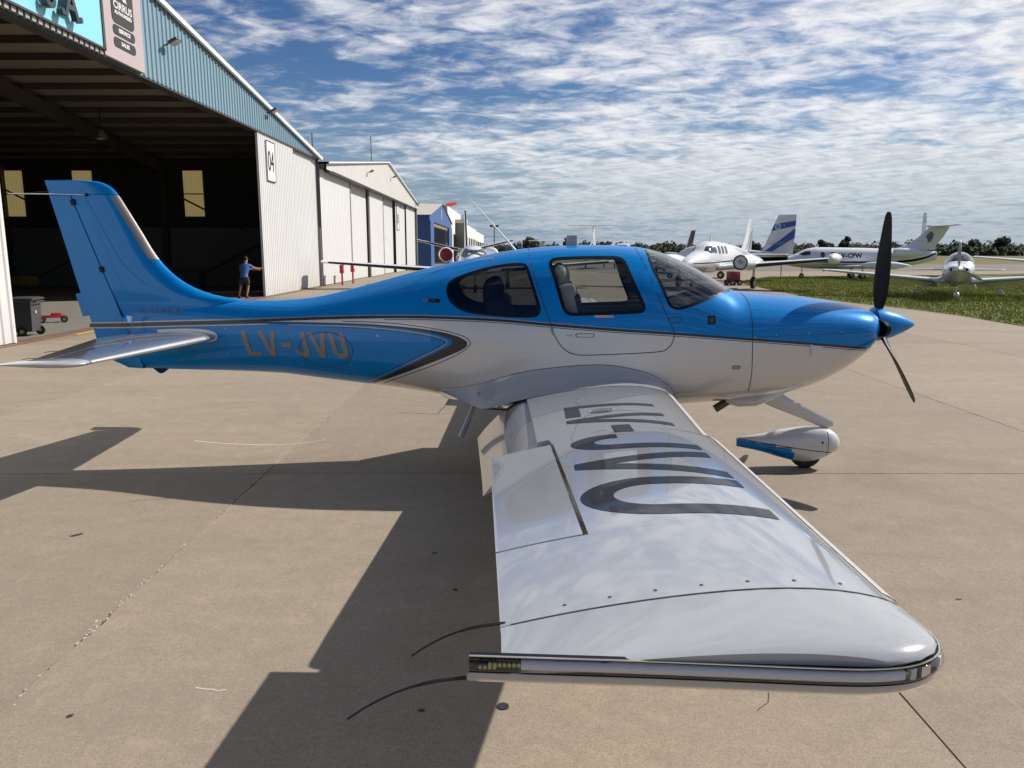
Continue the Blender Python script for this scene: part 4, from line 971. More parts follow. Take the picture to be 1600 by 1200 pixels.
HB.ribbon('emblem_ring', [(1.702 + .019 * math.cos(a) * (1 if math.sin(a) > -.2 else .8), 1.428 + .022 * math.sin(a)) for a in np.linspace(0, 2 * PI, 17)[:-1]], .004, SIDEL, FUS, -1, .003, True)
HB.ribbon('emblem_ring', [(1.69, 1.44), (1.70, 1.42), (1.714, 1.437), (1.704, 1.445)], .004, SIDEL, FUS, -1, .003)
badge('placard', .80, 1.458, .16, .019, mat('pink_placard', (.5, .33, .35), .5), .002, .002, DOORS[0])
badge('fuel_drain_dot', -1.16, 1.268, .016, .016, mat('cream_plastic', (.7, .66, .55), .4), .004, .0079)
badge('vent_ring', 1.925, 1.028, .072, .032, SEAM, .002, .0159); badge('vent_disc', 1.925, 1.028, .06, .024, GREYP, .003, .0119)
badge('step_light', 1.513, .79, .15, .028, mat('frosted_plastic', (.55, .56, .58), .25), .006, .012)
HANDLE = badge('door_handle', .642, 1.300, .16, .032, SEAM, .002, .015, DOORS[0]); badge('door_handle', .642, 1.300, .145, .022, WHITE, .006, .010, DOORS[0])
badge('door_lock', .525, 1.298, .018, .022, STEEL, .003, .008, DOORS[0]); side_text('PH', .018, .485, 1.292, SEAM, 'door_marking', .002, 1.0, parent=DOORS[0])
HB.ribbon('hinge_fairing', [(1.34,1.446),(1.40,1.452),(1.445,1.453),(1.450,1.437),(1.437,1.416),(1.40,1.405),(1.37,1.405)], .006, SEAM, FUS, -1, .0015)
for x, z in ((2.072,1.285),(2.252,1.302),(2.533,1.313),(2.819,1.321),(3.1,1.328),(2.085,1.03),(2.09,.84)): badge('fastener', x, z, .011, .011, STEEL, .003, .0054, COWL)
# cowl side scoop
P = [(2.551,1.223),(2.557,1.168),(2.562,1.112),(2.797,1.172)]
def hp(x, z, off=0): 
    y = float(HB.yside(x, z)); n = HB.normals([[x, -y, z]])[0]; return Vector((x, -y, z)) + Vector(n) * off
a0, a1, a2, tip = hp(2.551, 1.223), hp(2.557, 1.168, .028), hp(2.562, 1.112), hp(2.80, 1.176)
mesh('cowl_scoop', [a0, a1, a2, tip], [(0, 1, 3), (1, 2, 3), (0, 2, 1)], COWL, WHITE)
# inlets either side of the spinner
for s in (-1, 1):
    M = Matrix.Translation((3.215, s * .235, 1.33)) @ Matrix.Rotation(s * math.radians(-28), 4, 'Z') @ Matrix.Diagonal((1, 1.15, .72, 1))
    lathe('air_inlet', [(-.02, .105), (.012, .114), (.018, .104), (.006, .096), (-.0, 0)], DARK, COWL, M, 20)
# spinner and propeller
HUBZ = 1.345; HX = 3.31
lathe('spinner', [(3.262, .10), (3.265, .150), (3.27, .155), (3.30, .153), (3.36, .142), (3.44, .116), (3.52, .081), (3.585, .046), (3.625, .020), (3.637, .008), (3.64, 0)], BLUE, HERO, Matrix.Translation((0, 0, HUBZ)), 40)
def blade(ang, parent, m):
    rings = []
    for r, c, tw, t in ((.10,.06,62,.05),(.15,.075,56,.045),(.22,.115,47,.032),(.32,.142,39,.024),(.45,.156,31,.019),(.6,.156,25,.014),(.75,.138,20,.010),(.88,.112,17,.007),(.95,.09,16,.006),(.985,.062,15,.004),(.995,.035,15,.002)):
        q = []; tw = math.radians(tw)
        for k in range(14):
            a = 2 * PI * k / 14; u = math.cos(a) * c / 2 - .01 * (r / .99); v = math.sin(a) * t / 2 * (1.2 - .4 * math.cos(a))
            # u along chord (axial by sine of twist), v thickness
            q.append((HX + u * math.sin(tw) + v * math.cos(tw), -u * math.cos(tw) + v * math.sin(tw), r))
        rings.append(q)
    R = Matrix.Rotation(ang, 4, 'X'); T = Matrix.Translation((0, 0, HUBZ))
    rings = [[T @ (R @ Vector(p)) for p in q] for q in rings]
    return loft('propeller_blade', rings, m, parent)
for a in (4, 124, 244):
    blade(math.radians(a), HERO, PROPM)
    M = Matrix.Translation((HX, 0, HUBZ)) @ Matrix.Rotation(math.radians(a), 4, 'X') @ Matrix.Rotation(-PI / 2, 4, 'Y')
    lathe('blade_root', [(.118, .042), (.142, .042), (.146, .036), (.146, 0)], DARK, HERO, M, 16)
# ------------------------------------------------------------------ wings
def wLE(y): return 1.388 - .077 * (y - .62) if y <= 3.12 else 1.230 - .046 * (y - 3.1)
def wTE(y): return -.19 + .083 * (y - .62)
def wZ(y): return .775 + .0872 * (y - .62)
def wTH(y): return .155 - .03 * (y - .62) / 5.03
INC = .053
TIPS = [(5.45, None, None, 1.0), (5.50, 1.122, .216, .91), (5.55, 1.1245, .219, .80), (5.60, 1.113, .222, .67), (5.64, 1.088, .2245, .55), (5.665, 1.052, .2262, .46), (5.68, 1.018, .2272, .40), (5.688, .985, .2278, .35)]
def wsec(y, k=22, t0=0.0, t1=1.0, le=None, te=None, ths=1.0, dz=0.0):
    le = wLE(y) if le is None else le; te = wTE(y) if te is None else te; c = le - te; up = []; dn = []
    base = wLE(y); z0 = wZ(y) + INC * (le - base) * 0
    for i in range(k + 1):
        t = t0 + (t1 - t0) * (1 - math.cos(PI * i / k)) / 2
        yc, yt = foil(t, wTH(y) * ths)
        x = le - t * c; zz = z0 - INC * (base - x)
        up.append((x, -y, zz + (yc + yt) * c + dz)); dn.append((x, -y, zz + (yc - yt) * c + dz))
    return up, dn
def ring_of(up, dn, t0=0.0): return up + dn[::-1][(1 if True else 0):-1] if t0 == 0 and False else up + dn[::-1]
def wing_ztop(x, y):
    le, te = wLE(y), wTE(y); c = le - te; t = min(max((le - x) / c, 0), 1); yc, yt = foil(t, wTH(y)); return wZ(y) - INC * (le - x) + (yc + yt) * c
def wing_zbot(x, y):
    le, te = wLE(y), wTE(y); c = le - te; t = min(max((le - x) / c, 0), 1); yc, yt = foil(t, wTH(y)); return wZ(y) - INC * (le - x) + (yc - yt) * c
def hinge_x(y): return wTE(y) + (.262 + (y - 3.2) * .006) * (wLE(y) - wTE(y))
def flip(vs, s): return [(v[0], v[1] * (1 if s < 0 else -1), v[2]) for v in vs]
LEM = mat('brushed_leading_edge', (.55, .55, .55), .35, .6, 0, .04, 20)
def build_wing(s):
    W = bpy.data.objects.new('wing', None); COL.objects.link(W); W.parent = HERO
    def seg(name, ys, m, t1f=None, t0f=None, parent=W, tips=None, dz=0.0):
        R = []
        for y in ys:
            c = wLE(y) - wTE(y)
            t1 = 1.0 if t1f is None else t1f(y); t0 = 0.0 if t0f is None else t0f(y)
            up, dn = wsec(y, 22 if t0 == 0 else 8, t0, t1, dz=dz); R.append(flip(up + dn[::-1], s))
        if tips:
            for y, le, te, q in tips[1:]:
                up, dn = wsec(y, 22, 0, 1, le, te, q); R.append(flip(up + dn[::-1], s))
        o = loft(name, R, m, parent, angle=30)
        return o
    hf = lambda gap: (lambda y: 1 - (hinge_x(y) + gap - wTE(y)) / (wLE(y) - wTE(y)))
    yy = lambda a, b, n: list(np.linspace(a, b, n))
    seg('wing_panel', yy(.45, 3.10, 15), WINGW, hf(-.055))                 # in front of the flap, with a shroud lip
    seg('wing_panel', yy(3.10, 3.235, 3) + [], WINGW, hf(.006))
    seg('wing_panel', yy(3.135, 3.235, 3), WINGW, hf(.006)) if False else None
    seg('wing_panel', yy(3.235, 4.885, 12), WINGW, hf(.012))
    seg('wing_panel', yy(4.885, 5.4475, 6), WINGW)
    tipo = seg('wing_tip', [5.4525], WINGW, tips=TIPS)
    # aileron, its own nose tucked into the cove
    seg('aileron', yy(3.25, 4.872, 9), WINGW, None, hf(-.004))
    for ya in (4.879,): box('aileron_gap', (hinge_x(ya) - .1, s * ya, wing_ztop(hinge_x(ya) - .1, ya) - .012), (.02, .008, .01), SEAM, W)
    # flap, lowered
    R = []
    for y in yy(.80, 3.20, 9):
        c = (wLE(y) - wTE(y)) * .385; hx = hinge_x(y) - .0; q = []
        a = math.radians(33); n0 = Vector((hx + .035, -y, wing_ztop(hx, y) - .042))
        d = Vector((-math.cos(a), 0, -math.sin(a))); u = Vector((-math.sin(a), 0, math.cos(a)))
        up = []; dn = []
        for i in range(13):
            t = (1 - math.cos(PI * i / 12)) / 2; yc, yt = foil(t, .19, .05)
            up.append(n0 + d * t * c + u * (yc + yt) * c); dn.append(n0 + d * t * c + u * (yc - yt * .8) * c)
        R.append(flip([v[:] for v in up + dn[::-1]], s))
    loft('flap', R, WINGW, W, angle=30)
    # seams
    def top_ribbon(name, pts, wd, m, off=.0012):
        vs = []; fs = []
        for i, p in enumerate(pts):
            a = Vector(pts[max(i - 1, 0)]); b = Vector(pts[min(i + 1, len(pts) - 1)]); d = (b - a).normalized(); q = Vector((-d.y, d.x))
            for t in (-.5, .5):
                x, y = p[0] + q.x * wd * t, p[1] + q.y * wd * t; vs.append((x, -y, wing_ztop(x, y) + off))
        for i in range(len(pts) - 1): fs.append((2 * i, 2 * i + 1, 2 * i + 3, 2 * i + 2))
        o = mesh(name, flip(vs, s), fs, W, m, True)
        return o
    top_ribbon('tip_seam', [(x, 5.45) for x in np.linspace(.235, 1.10, 30)], .006, SEAM)
    bm = bmesh.new()
    for k in range(7):
        x = .36 + k * .105; z = wing_ztop(x, 5.40)
        lathe_bm(bm, [(.0, .0045), (.0012, .0045), (.0014, .0)], Matrix.Translation((x, s * 5.40, z)) @ Matrix.Rotation(-PI / 2, 4, 'Y'), 10)
    tag(bm_obj('screws', bm, W, mat('dark_screw', (.12, .12, .12), .4, .8)), kind='stuff')
    # leading-edge panel of porous metal
    for y0, y1 in ((.95, 3.08), (3.14, 5.40)):
        R = []
        for y in yy(y0, y1, 8):
            up, dn = wsec(y, 30); r = [Vector(v) for v in (up[4::-1] + dn[1:6])]
            ctr = Vector((wLE(y) - .06, -y, wZ(y)))
            R.append(flip([(v + (v - ctr).normalized() * .0012)[:] for v in r], s))
        loft('leading_edge_strip', R, LEM, W, cap=False, closed=False, angle=80)
    # tip light strip along the outer edge
    edge = smooth_curve([(.163,5.684),(.30,5.686),(.50,5.688),(.692,5.693),(.88,5.698),(.968,5.693),(1.036,5.675),(1.092,5.638),(1.118,5.592),(1.127,5.535)], 5)
    def zed(x): return 1.1905 - (x - .163) * .004
    def strip(name, prof, m, i0=0, i1=None, cap=True):
        pts = edge[i0:i1]; R = []
        for i, p in enumerate(pts):
            a = Vector(pts[max(i - 1, 0)]); b = Vector(pts[min(i + 1, len(pts) - 1)]); d = (b - a).normalized(); q = Vector((d.y, -d.x))
            if q.y < 0 and p[0] < .9: q = -q
            if q.dot(Vector((p[0] - .5, p[1] - 4.5))) < 0: q = -q
            R.append(flip([(p[0] + q.x * u, -(p[1] + q.y * u), zed(p[0]) + v) for u, v in prof], s))
        return loft(name, R, m, W, cap, True, angle=50)
    lens = [(-.004, .0145), (.005, .0135), (.010, .009), (.0125, 0), (.010, -.009), (.005, -.0135), (-.004, -.0145), (-.010, 0)]
    strip('tip_light_lens', lens, LENS)
    strip('light_housing', [(-.014, .0178), (.002, .0178), (.003, .0150), (-.009, .0145), (-.009, -.0145), (.003, -.0150), (.002, -.0178), (-.014, -.0178)], DARK)
    strip('chrome_trim', [(.0005, .0195), (.0035, .0195), (.0035, .0172), (.0005, .0172)], CHROME)
    strip('underside_lip', [(-.014, -.0179), (.003, -.0179), (.0, -.032), (-.02, -.050), (-.06, -.055)], WINGW, 0, 36)
    strip('light_tube', [(-.0085, .0128), (.002, .0095), (.0055, .004), (.0055, -.004), (.002, -.0095), (-.0085, -.0128)], TUBE, 4, 29)
    strip('lens_reflector', [(-.0085, .0128), (.004, .0105), (.004, -.0105), (-.0085, -.0128)], WHITE, 29, 31)
    strip('lens_reflector', [(-.0085, .0128), (.004, .0105), (.004, -.0105), (-.0085, -.0128)], CHROME, 31, 34)
    strip('lens_reflector', [(-.0085, .0128), (.006, .0105), (.006, -.0105), (-.0085, -.0128)], TUBE, 36, 38)
    strip('lens_reflector', [(-.0085, .0128), (.004, .0105), (.004, -.0105), (-.0085, -.0128)], CHROME, 40, 43)
    strip('lens_reflector', [(-.0085, .0128), (.006, .0105), (.006, -.0105), (-.0085, -.0128)], TUBE, 1, 2)
    bm = bmesh.new()
    for x in list(np.linspace(.205, .262, 7)) + list(np.linspace(1.005, 1.03, 3)):
        yb = 5.686 if x < .9 else 5.686 - (x - .985) * .3
        box_bm(bm, Vector((x, s * (yb + .002), zed(x) + .002)), (.0065, .006, .0075))
        if x < .24: box_bm(bm, Vector((x - .02, s * (yb + .002), zed(x) - .004)), (.006, .006, .006))
    tag(bm_obj('light_diodes', bm, W, LED), kind='stuff')
    # static wicks on the trailing edge
    for y, x0, z0, ln in ((5.68, .165, 1.158, .25), (5.43, .222, 1.148, .22)):
        pts = [(x0 - ln * t, s * (y + .01 * t), z0 - .01 * t - .085 * (ln / .26) * t ** 2.2) for t in np.linspace(0, 1, 9)]
        tube('static_wick', pts, [.0042 if i < 4 else .0026 for i in range(9)], RUB, W, 6)
    if s < 0:
        box('wick_base', (.168, s * 5.678, 1.158), (.022, .014, .011), STEEL, W, bev=.003)
        # registration on the upper skin: tops towards the nose, read from root to tip
        def L2(): return
        k = .22; H = .58
        def put(polys, name):
            v, f = grid_polys([[(t_ + k * s_, s_) for t_, s_ in p] for p in polys], .06)
            vs = []
            for tt, ss in v:
                x, y = .438 + ss, tt; vs.append((x, -y, wing_ztop(x, y) + .0014))
            o = mesh(name, vs, f, W, LETTER, True)
            e = 2e-3; nn = []
            for a in vs:
                dzx = (wing_ztop(a[0] + e, -a[1]) - wing_ztop(a[0] - e, -a[1])) / (2 * e); dzy = (wing_ztop(a[0], -a[1] + e) - wing_ztop(a[0], -a[1] - e)) / (2 * e)
                n = Vector((-dzx, dzy, 1)).normalized(); nn.append(n[:])
            if o.data.polygons[0].normal.z < 0: o.data.flip_normals()
            o.data.normals_split_custom_set_from_vertices(nn)
        st = .115
        put([[(1.94, 0), (1.94 + st, 0), (1.94 + st, H), (1.94, H)], [(1.94 + st, 0), (2.44, 0), (2.44, .095), (1.94 + st, .095)]], 'registration_letter')
        def V(a, b):
            m = (a + b) / 2; return [[(a, H), (m - st * .5, 0), (m, 0), (m, st * 1.35), (a + st, H)], [(m, 0), (m + st * .5, 0), (b, H), (b - st, H), (m, st * 1.35)]]
        put(V(2.37, 2.86), 'registration_letter')
        put([[(2.88, .235), (3.12, .235), (3.12, .335), (2.88, .335)]], 'registration_hyphen')
        def U(a, b, hook):
            ro = (b - a) / 2; cx = (a + b) / 2; out = []
            o = [(cx + ro * math.cos(q), ro + ro * math.sin(q) * 1.0) for q in np.linspace(PI, 2 * PI, 19)]; i = [(cx + (ro - st) * math.cos(q), ro + (ro - st) * math.sin(q)) for q in np.linspace(PI, 2 * PI, 19)]
            for q in range(18): out.append([o[q], o[q + 1], i[q + 1], i[q]])
            out.append([(b - st, ro), (b, ro), (b, H), (b - st, H)]); hh = H if hook is None else hook
            out.append([(a, ro), (a + st, ro), (a + st, hh), (a, hh)]); return out
        put(U(3.18, 3.585, .235), 'registration_letter'); put(V(3.65, 4.165), 'registration_letter'); put(U(4.20, 4.725, None), 'registration_letter')
    # fuel cap
    def top_disc(name, cx, cy, r, m, off, n=24, r0=0):
        vs = [(cx + q * math.cos(a), -(cy + q * math.sin(a)), wing_ztop(cx + q * math.cos(a), cy + q * math.sin(a)) + off) for q in (r, r0) for a in np.linspace(0, 2 * PI, n + 1)[:-1]]
        fs = [(i, (i + 1) % n, n + (i + 1) % n, n + i) for i in range(n)] if r0 else [tuple(range(n))]
        o = mesh(name, flip(vs if r0 else vs[:n], s), fs, W, m)
    top_disc('fuel_cap', .668, 2.31, .082, WHITE, .005); top_disc('fuel_cap_ring', .668, 2.31, .066, LETTER, .0062, 24, .056); top_disc('fuel_cap_hub', .668, 2.31, .042, GREYP, .0062)
    # tank panel seam near the root
    loop = [(.55, 2.0), (.53, 1.75), (.55, 1.5), (.62, 1.36), (.8, 1.32), (.98, 1.4), (1.05, 1.55)]
    top_ribbon('tank_seam', smooth_curve(loop, 5), .004, GREYP)
    top_ribbon('root_seam', [(x, 1.16) for x in np.linspace(.12, 1.28, 24)], .004, GREYP)
    # wing-root fairing from fuselage side to upper wing skin
    top = smooth_curve([(-.62,.79),(-.48,.812),(-.343,.837),(-.085,.920),(.136,.985),(.462,1.033),(.785,1.052),(1.028,1.022),(1.22,.961),(1.365,.865),(1.43,.775)], 4)
    R = []
    for x, z in top:
        y0 = float(HB.yside(x, z)); A = Vector((x, -y0 - .004, z))
        if x < -.17:
            t = (x + .62) / .45; B = Vector((x, -(.46 + (.92 - .46) * t), .785 + (.700 - .785) * t))
        elif x < 1.365: B = Vector((x, -.93, wing_ztop(x, .93) + .002))
        else: B = Vector((x - .02, -.80, .775))
        C = Vector((x, -(y0 + .012), B.z + (z - B.z) * .12)) if x > -.17 else (A + B) / 2 + Vector((0, .03, -.02))
        R.append(flip([(A * (1 - t) ** 2 + C * 2 * t * (1 - t) + B * t * t)[:] for t in np.linspace(0, 1, 11)], s))
    loft('wing_fairing', R, STAB if False else WINGW, W, cap=False, closed=False, angle=60)
    HB.ribbon('fairing_seam', top, .0045, SEAM, W, s, .005)
    # lower closing skin of the fairing
    R = []
    for x, z in top:
        y0 = float(HB.yside(x, max(z - .12, float(HB.ZB(x)) + .03)))
        if x < -.17: t = (x + .62) / .45; B = Vector((x, -(.46 + (.92 - .46) * t), .785 + (.700 - .785) * t))
        elif x < 1.365: B = Vector((x, -.93, wing_zbot(x, .93) - .002))
        else: B = Vector((x - .02, -.80, .775))
        A = Vector((x, -.2, float(HB.ZB(x)) - .01))
        R.append(flip([(A.lerp(B, t))[:] for t in (0, .5, 1)], s))
    loft('belly_fairing', R, WINGW, W, cap=False, closed=False, angle=60)
    # boarding step
    tube('boarding_step', [(-.25, s * .62, .80), (-.33, s * .70, .61), (-.405, s * .76, .44)], .026, GREYP, HERO, 12)
    # main leg and wheel
    G = bpy.data.objects.new('main_gear', None); COL.objects.link(G); G.parent = HERO
    tube('gear_leg', [(.62, s * .9, .72), (.62, s * 1.3, .52), (.60, s * 1.64, .30)], [.05, .042, .035], WHITE, G, 12)
    pant('wheel_fairing', .58, s * 1.70, G)
def pant(name, cx, cy, parent, detail=False):
    B = Body([(-.62,.30),(-.4,.335),(-.18,.385),(.05,.412),(.18,.405),(.27,.36),(.31,.31),(.325,.27)], [(-.62,.215),(-.4,.17),(-.2,.112),(0,.074),(.15,.105),(.26,.175),(.31,.21),(.325,.25)],
             [(-.62,.012),(-.4,.06),(-.15,.108),(.05,.122),(.18,.115),(.27,.08),(.31,.045),(.325,.012)], [(-.62,.26),(0,.26),(.325,.26)], 2.3)
    xs = list(np.linspace(-.62, .2, 30)) + list(.2 + .125 * np.sin(np.linspace(0, PI / 2, 12))[1:])
    o = B.build(name, xs, [WHITE, BLUE], parent, 16)
    for p in o.data.polygons:
        c = p.center
        if c.x < -.12 and c.z < .288 - (c.x + .62) * .12 and not (c.x > -.33 and c.z > .2 - (c.x + .12) * .3): p.material_index = 1
    if detail:
        B.ribbon('pant_stripe', [(x, .292 - (x + .62) * .125) for x in np.linspace(-.60, .30, 30)], .007, BLACKP, o, -1, .002)
        B.ribbon('pant_stripe', smooth_curve([(-.12, .228), (-.27, .228), (-.345, .222), (-.34, .205), (-.28, .18), (-.2, .143)], 5), .006, BLACKP, o, -1, .002)
        B.ribbon('pant_seam', [(.185, z) for z in np.linspace(.155, .395, 12)], .004, SEAM, o, -1, .0015)
        v, f = grid_polys([rrect(.13, .285, .022, .022, .0109)], .1); B.decal('axle_hole', v, f, SEAM, o, -1, .002)
    o.location = (cx, cy, -.018)
    t = lathe('tyre', [(-.05, .08), (-.055, .11), (-.045, .135), (-.02, .145), (.02, .145), (.045, .135), (.055, .11), (.05, .08)], RUB, o, Matrix.Translation((.02, 0, .163)) @ Matrix.Rotation(PI / 2, 4, 'Z'), 28)
    return o
for s in (-1, 1): build_wing(s)
# nose gear, exhaust
NG = bpy.data.objects.new('nose_gear', None); COL.objects.link(NG); NG.parent = HERO
loft('gear_leg', [[(x + u * .085 * f, v * .028 * f + 0, z + u * .05 * f) for u, v in ((1, 0), (.5, 1), (-.6, .9), (-1, 0), (-.6, -.9), (.5, -1))] for x, z, f in ((2.22, .76, 1.15), (2.34, .70, 1.0), (2.5, .61, .85), (2.75, .50, .7), (2.93, .415, .6), (2.965, .395, .35))], WHITE, NG, angle=60)
pant('wheel_fairing', 2.725, 0, NG, True)
tube('exhaust_pipe', [(2.10, -.17, .74), (1.95, -.2, .66), (1.845, -.2, .59)], .036, mat('burnt_exhaust', (.12, .09, .075), .5, .7, 0, .3, 14), HERO, 14)
loft('exhaust_fairing', [[(x, -.12 + .16 * math.cos(a) * f, z + .075 * math.sin(a) * f) for a in np.linspace(0, 2 * PI, 15)[:-1]] for x, z, f in ((1.93, .70, .9), (2.05, .675, 1), (2.2, .68, 1), (2.35, .72, .75), (2.48, .755, .35))], WHITE, COWL)
# ------------------------------------------------------------------ tail
FLE = pchip([(1.40,-2.30),(1.50,-2.42),(1.552,-2.53),(1.576,-2.692),(1.623,-2.871),(1.706,-3.048),(1.836,-3.209),(1.953,-3.303),(2.187,-3.435),(2.372,-3.54),(2.515,-3.625),(2.56,-3.66),(2.60,-3.72),(2.626,-3.80),(2.640,-3.98)])
FTE = pchip([(.91,-3.66),(.97,-3.80),(1.04,-3.90),(1.112,-3.93),(1.356,-3.985),(1.626,-4.062),(2.012,-4.151),(2.632,-4.300)])
FHG = lambda z: -3.595 - (z - 1.236) * .361
def fth(z): return float(np.interp(z, [.9, 1.2, 1.5, 1.7, 2.0, 2.5, 2.64], [.10, .15, .17, .145, .125, .09, .05]))
def fin_y(x, z):
    le, te = float(FLE(z)), float(FTE(z)); t = min(max((le - x) / (le - te), 0), 1)
    return foil(t, .11, 0, .4)[1] / .055 * fth(z) / 2 if z > 1.3 else None
def fin_ring(z, x0, x1, n=16):
    le, te = float(FLE(z)), float(FTE(z)); c = le - te; a = []
    for i in range(n + 1):
        q = (1 - math.cos(PI * i / n)) / 2 if x0 >= le - 1e-6 else i / n
        x = x0 + (x1 - x0) * q; t = min(max((le - x) / c, 0), 1)
        a.append((x, foil(t, 1.0, 0)[1] * fth(z), z))
    return [(p[0], -p[1], p[2]) for p in a] + a[::-1]
FIN = loft('fin', [fin_ring(z, float(FLE(z)), FHG(z) + .006) for z in list(np.linspace(1.40, 1.72, 14)) + list(np.linspace(1.76, 2.505, 14))], BLUE, HERO, angle=40)
zs = list(np.linspace(2.509, 2.56, 4)) + [2.58, 2.60, 2.615, 2.626, 2.634, 2.639]
loft('fin_cap', [fin_ring(z, float(FLE(z)), float(FTE(z))) for z in zs], BLUE, FIN, angle=40)
def rud_ring(z):
    h = FHG(z) - .006; te = float(FTE(z)); w0 = abs(fin_ring(max(z, 1.42), float(FLE(max(z, 1.42))), FHG(max(z, 1.42)))[16][1]) if z > 1.42 else .058
    return [(h, -w0, z), (h - (h - te) * .35, -w0 * .72, z), (h - (h - te) * .7, -w0 * .34, z), (te, -.004, z), (te, .004, z), (h - (h - te) * .7, w0 * .34, z), (h - (h - te) * .35, w0 * .72, z), (h, w0, z)]
RUD = loft('rudder', [rud_ring(z) for z in (.905, .93, .97, 1.02, 1.08, 1.15, 1.25, 1.4, 1.6, 1.8, 2.0, 2.2, 2.4, 2.503)], BLUE, HERO, angle=40)
box('trim_tab', (-4.055, 0, 1.50), (.06, .008, .22), BLUE, RUD, Matrix.Rotation(math.radians(-13), 4, 'Y').to_quaternion())
for z in (2.44, 1.83): box('hinge_bracket', (FHG(z), -.040 if z > 2 else -.052, z), (.035, .02, .05), DARK, RUD, Matrix.Rotation(math.radians(-20), 4, 'Y').to_quaternion())
def fin_quad(name, zx, m, par, off=.0015):
    """strip on the fin's right face; zx = rows of (z, x_front, x_back)"""
    vs = []; fs = []
    for z, xa, xb in zx:
        for k in range(6):
            x = xa + (xb - xa) * (k / 5) ** 1.6; le, te = float(FLE(z)), float(FTE(z)); t = min(max((le - x) / (le - te), 0), 1)
            vs.append((x, -foil(t, 1.0, 0)[1] * fth(z) - off, z))
    for i in range(len(zx) - 1):
        for k in range(5): fs.append((6 * i + k, 6 * i + k + 1, 6 * i + 7 + k, 6 * i + 6 + k))
    return mesh(name, vs, fs, par, m, True)
for s in (-1, 1):
    o = fin_quad('leading_edge_strip', [(z, float(FLE(z)) + .0015, float(FLE(z)) - .07) for z in np.linspace(1.925, 2.50, 14)], TKS, FIN)
    if s > 0:
        for v in o.data.vertices: v.co.y *= -1
for i, (dz, wd, m, off) in enumerate(((.012, .010, GREYP, .002), (-.012, .034, BLACKP, .0022), (-.036, .009, GREYP, .002))):
    vs = []; fs = []
    for k in range(9):
        x = -3.56 - .44 * k / 8
        h = FHG(1.33); te = float(FTE(1.33)); t = min(max((h - x) / (h - te), 0), 1); yy_ = float(np.interp(t, [0, .35, .7, 1], [.062, .045, .022, .005]))
        for q in (-.5, .5): vs.append((x, -yy_ - off, 1.33 - (-3.56 - x) * .03 + dz + wd * q))
    for k in range(8): fs.append((2 * k, 2 * k + 1, 2 * k + 3, 2 * k + 2))
    mesh('tail_stripe', vs, fs, RUD, m)
v, f = text_2d('PLATINUM', .068, .1, 0, 1.42)
P = [(-3.50 + a, 1.425 + b + a * .012) for a, b in v]
def skin_y(x, z):
    y = float(HB.yside(x, z)) if x > -3.55 else 0
    if z > 1.40:
        le, te = float(FLE(z)), float(FTE(z)); t = (le - x) / (le - te)
        if 0 < t < 1: y = max(y, foil(t, 1.0, 0)[1] * fth(z))
    return y
mesh('name_lettering', [(x, -skin_y(x, z) - .002, z) for x, z in P], f, FIN, mat('dull_grey_film', (.10, .115, .13), .5))
# whip on the fin cap, wick, tie-down
tube('tail_antenna', [(-3.89, -.055, 2.505), (-4.2, -.09, 2.51), (-4.574, -.12, 2.513)], .0042, PWHITE, FIN, 6)
lathe('antenna_foot', [(0, .016), (.02, .012), (.022, 0)], DARK, FIN, Matrix.Translation((-3.89, -.042, 2.505)) @ Matrix.Rotation(-PI / 2, 4, 'Z'), 12)
tube('static_wick', [(-4.26, 0, 2.54), (-4.38, 0, 2.535), (-4.47, 0, 2.525)], .003, RUB, RUD, 6)
mesh('tie_down_ring', [(-3.42, -.01, .9), (-3.36, -.01, .852), (-3.33, -.01, .852), (-3.26, -.01, .9), (-3.42, .01, .9), (-3.36, .01, .852), (-3.33, .01, .852), (-3.26, .01, .9)], [(0, 1, 2, 3), (7, 6, 5, 4), (0, 4, 5, 1), (1, 5, 6, 2), (2, 6, 7, 3)], HERO, DARK)
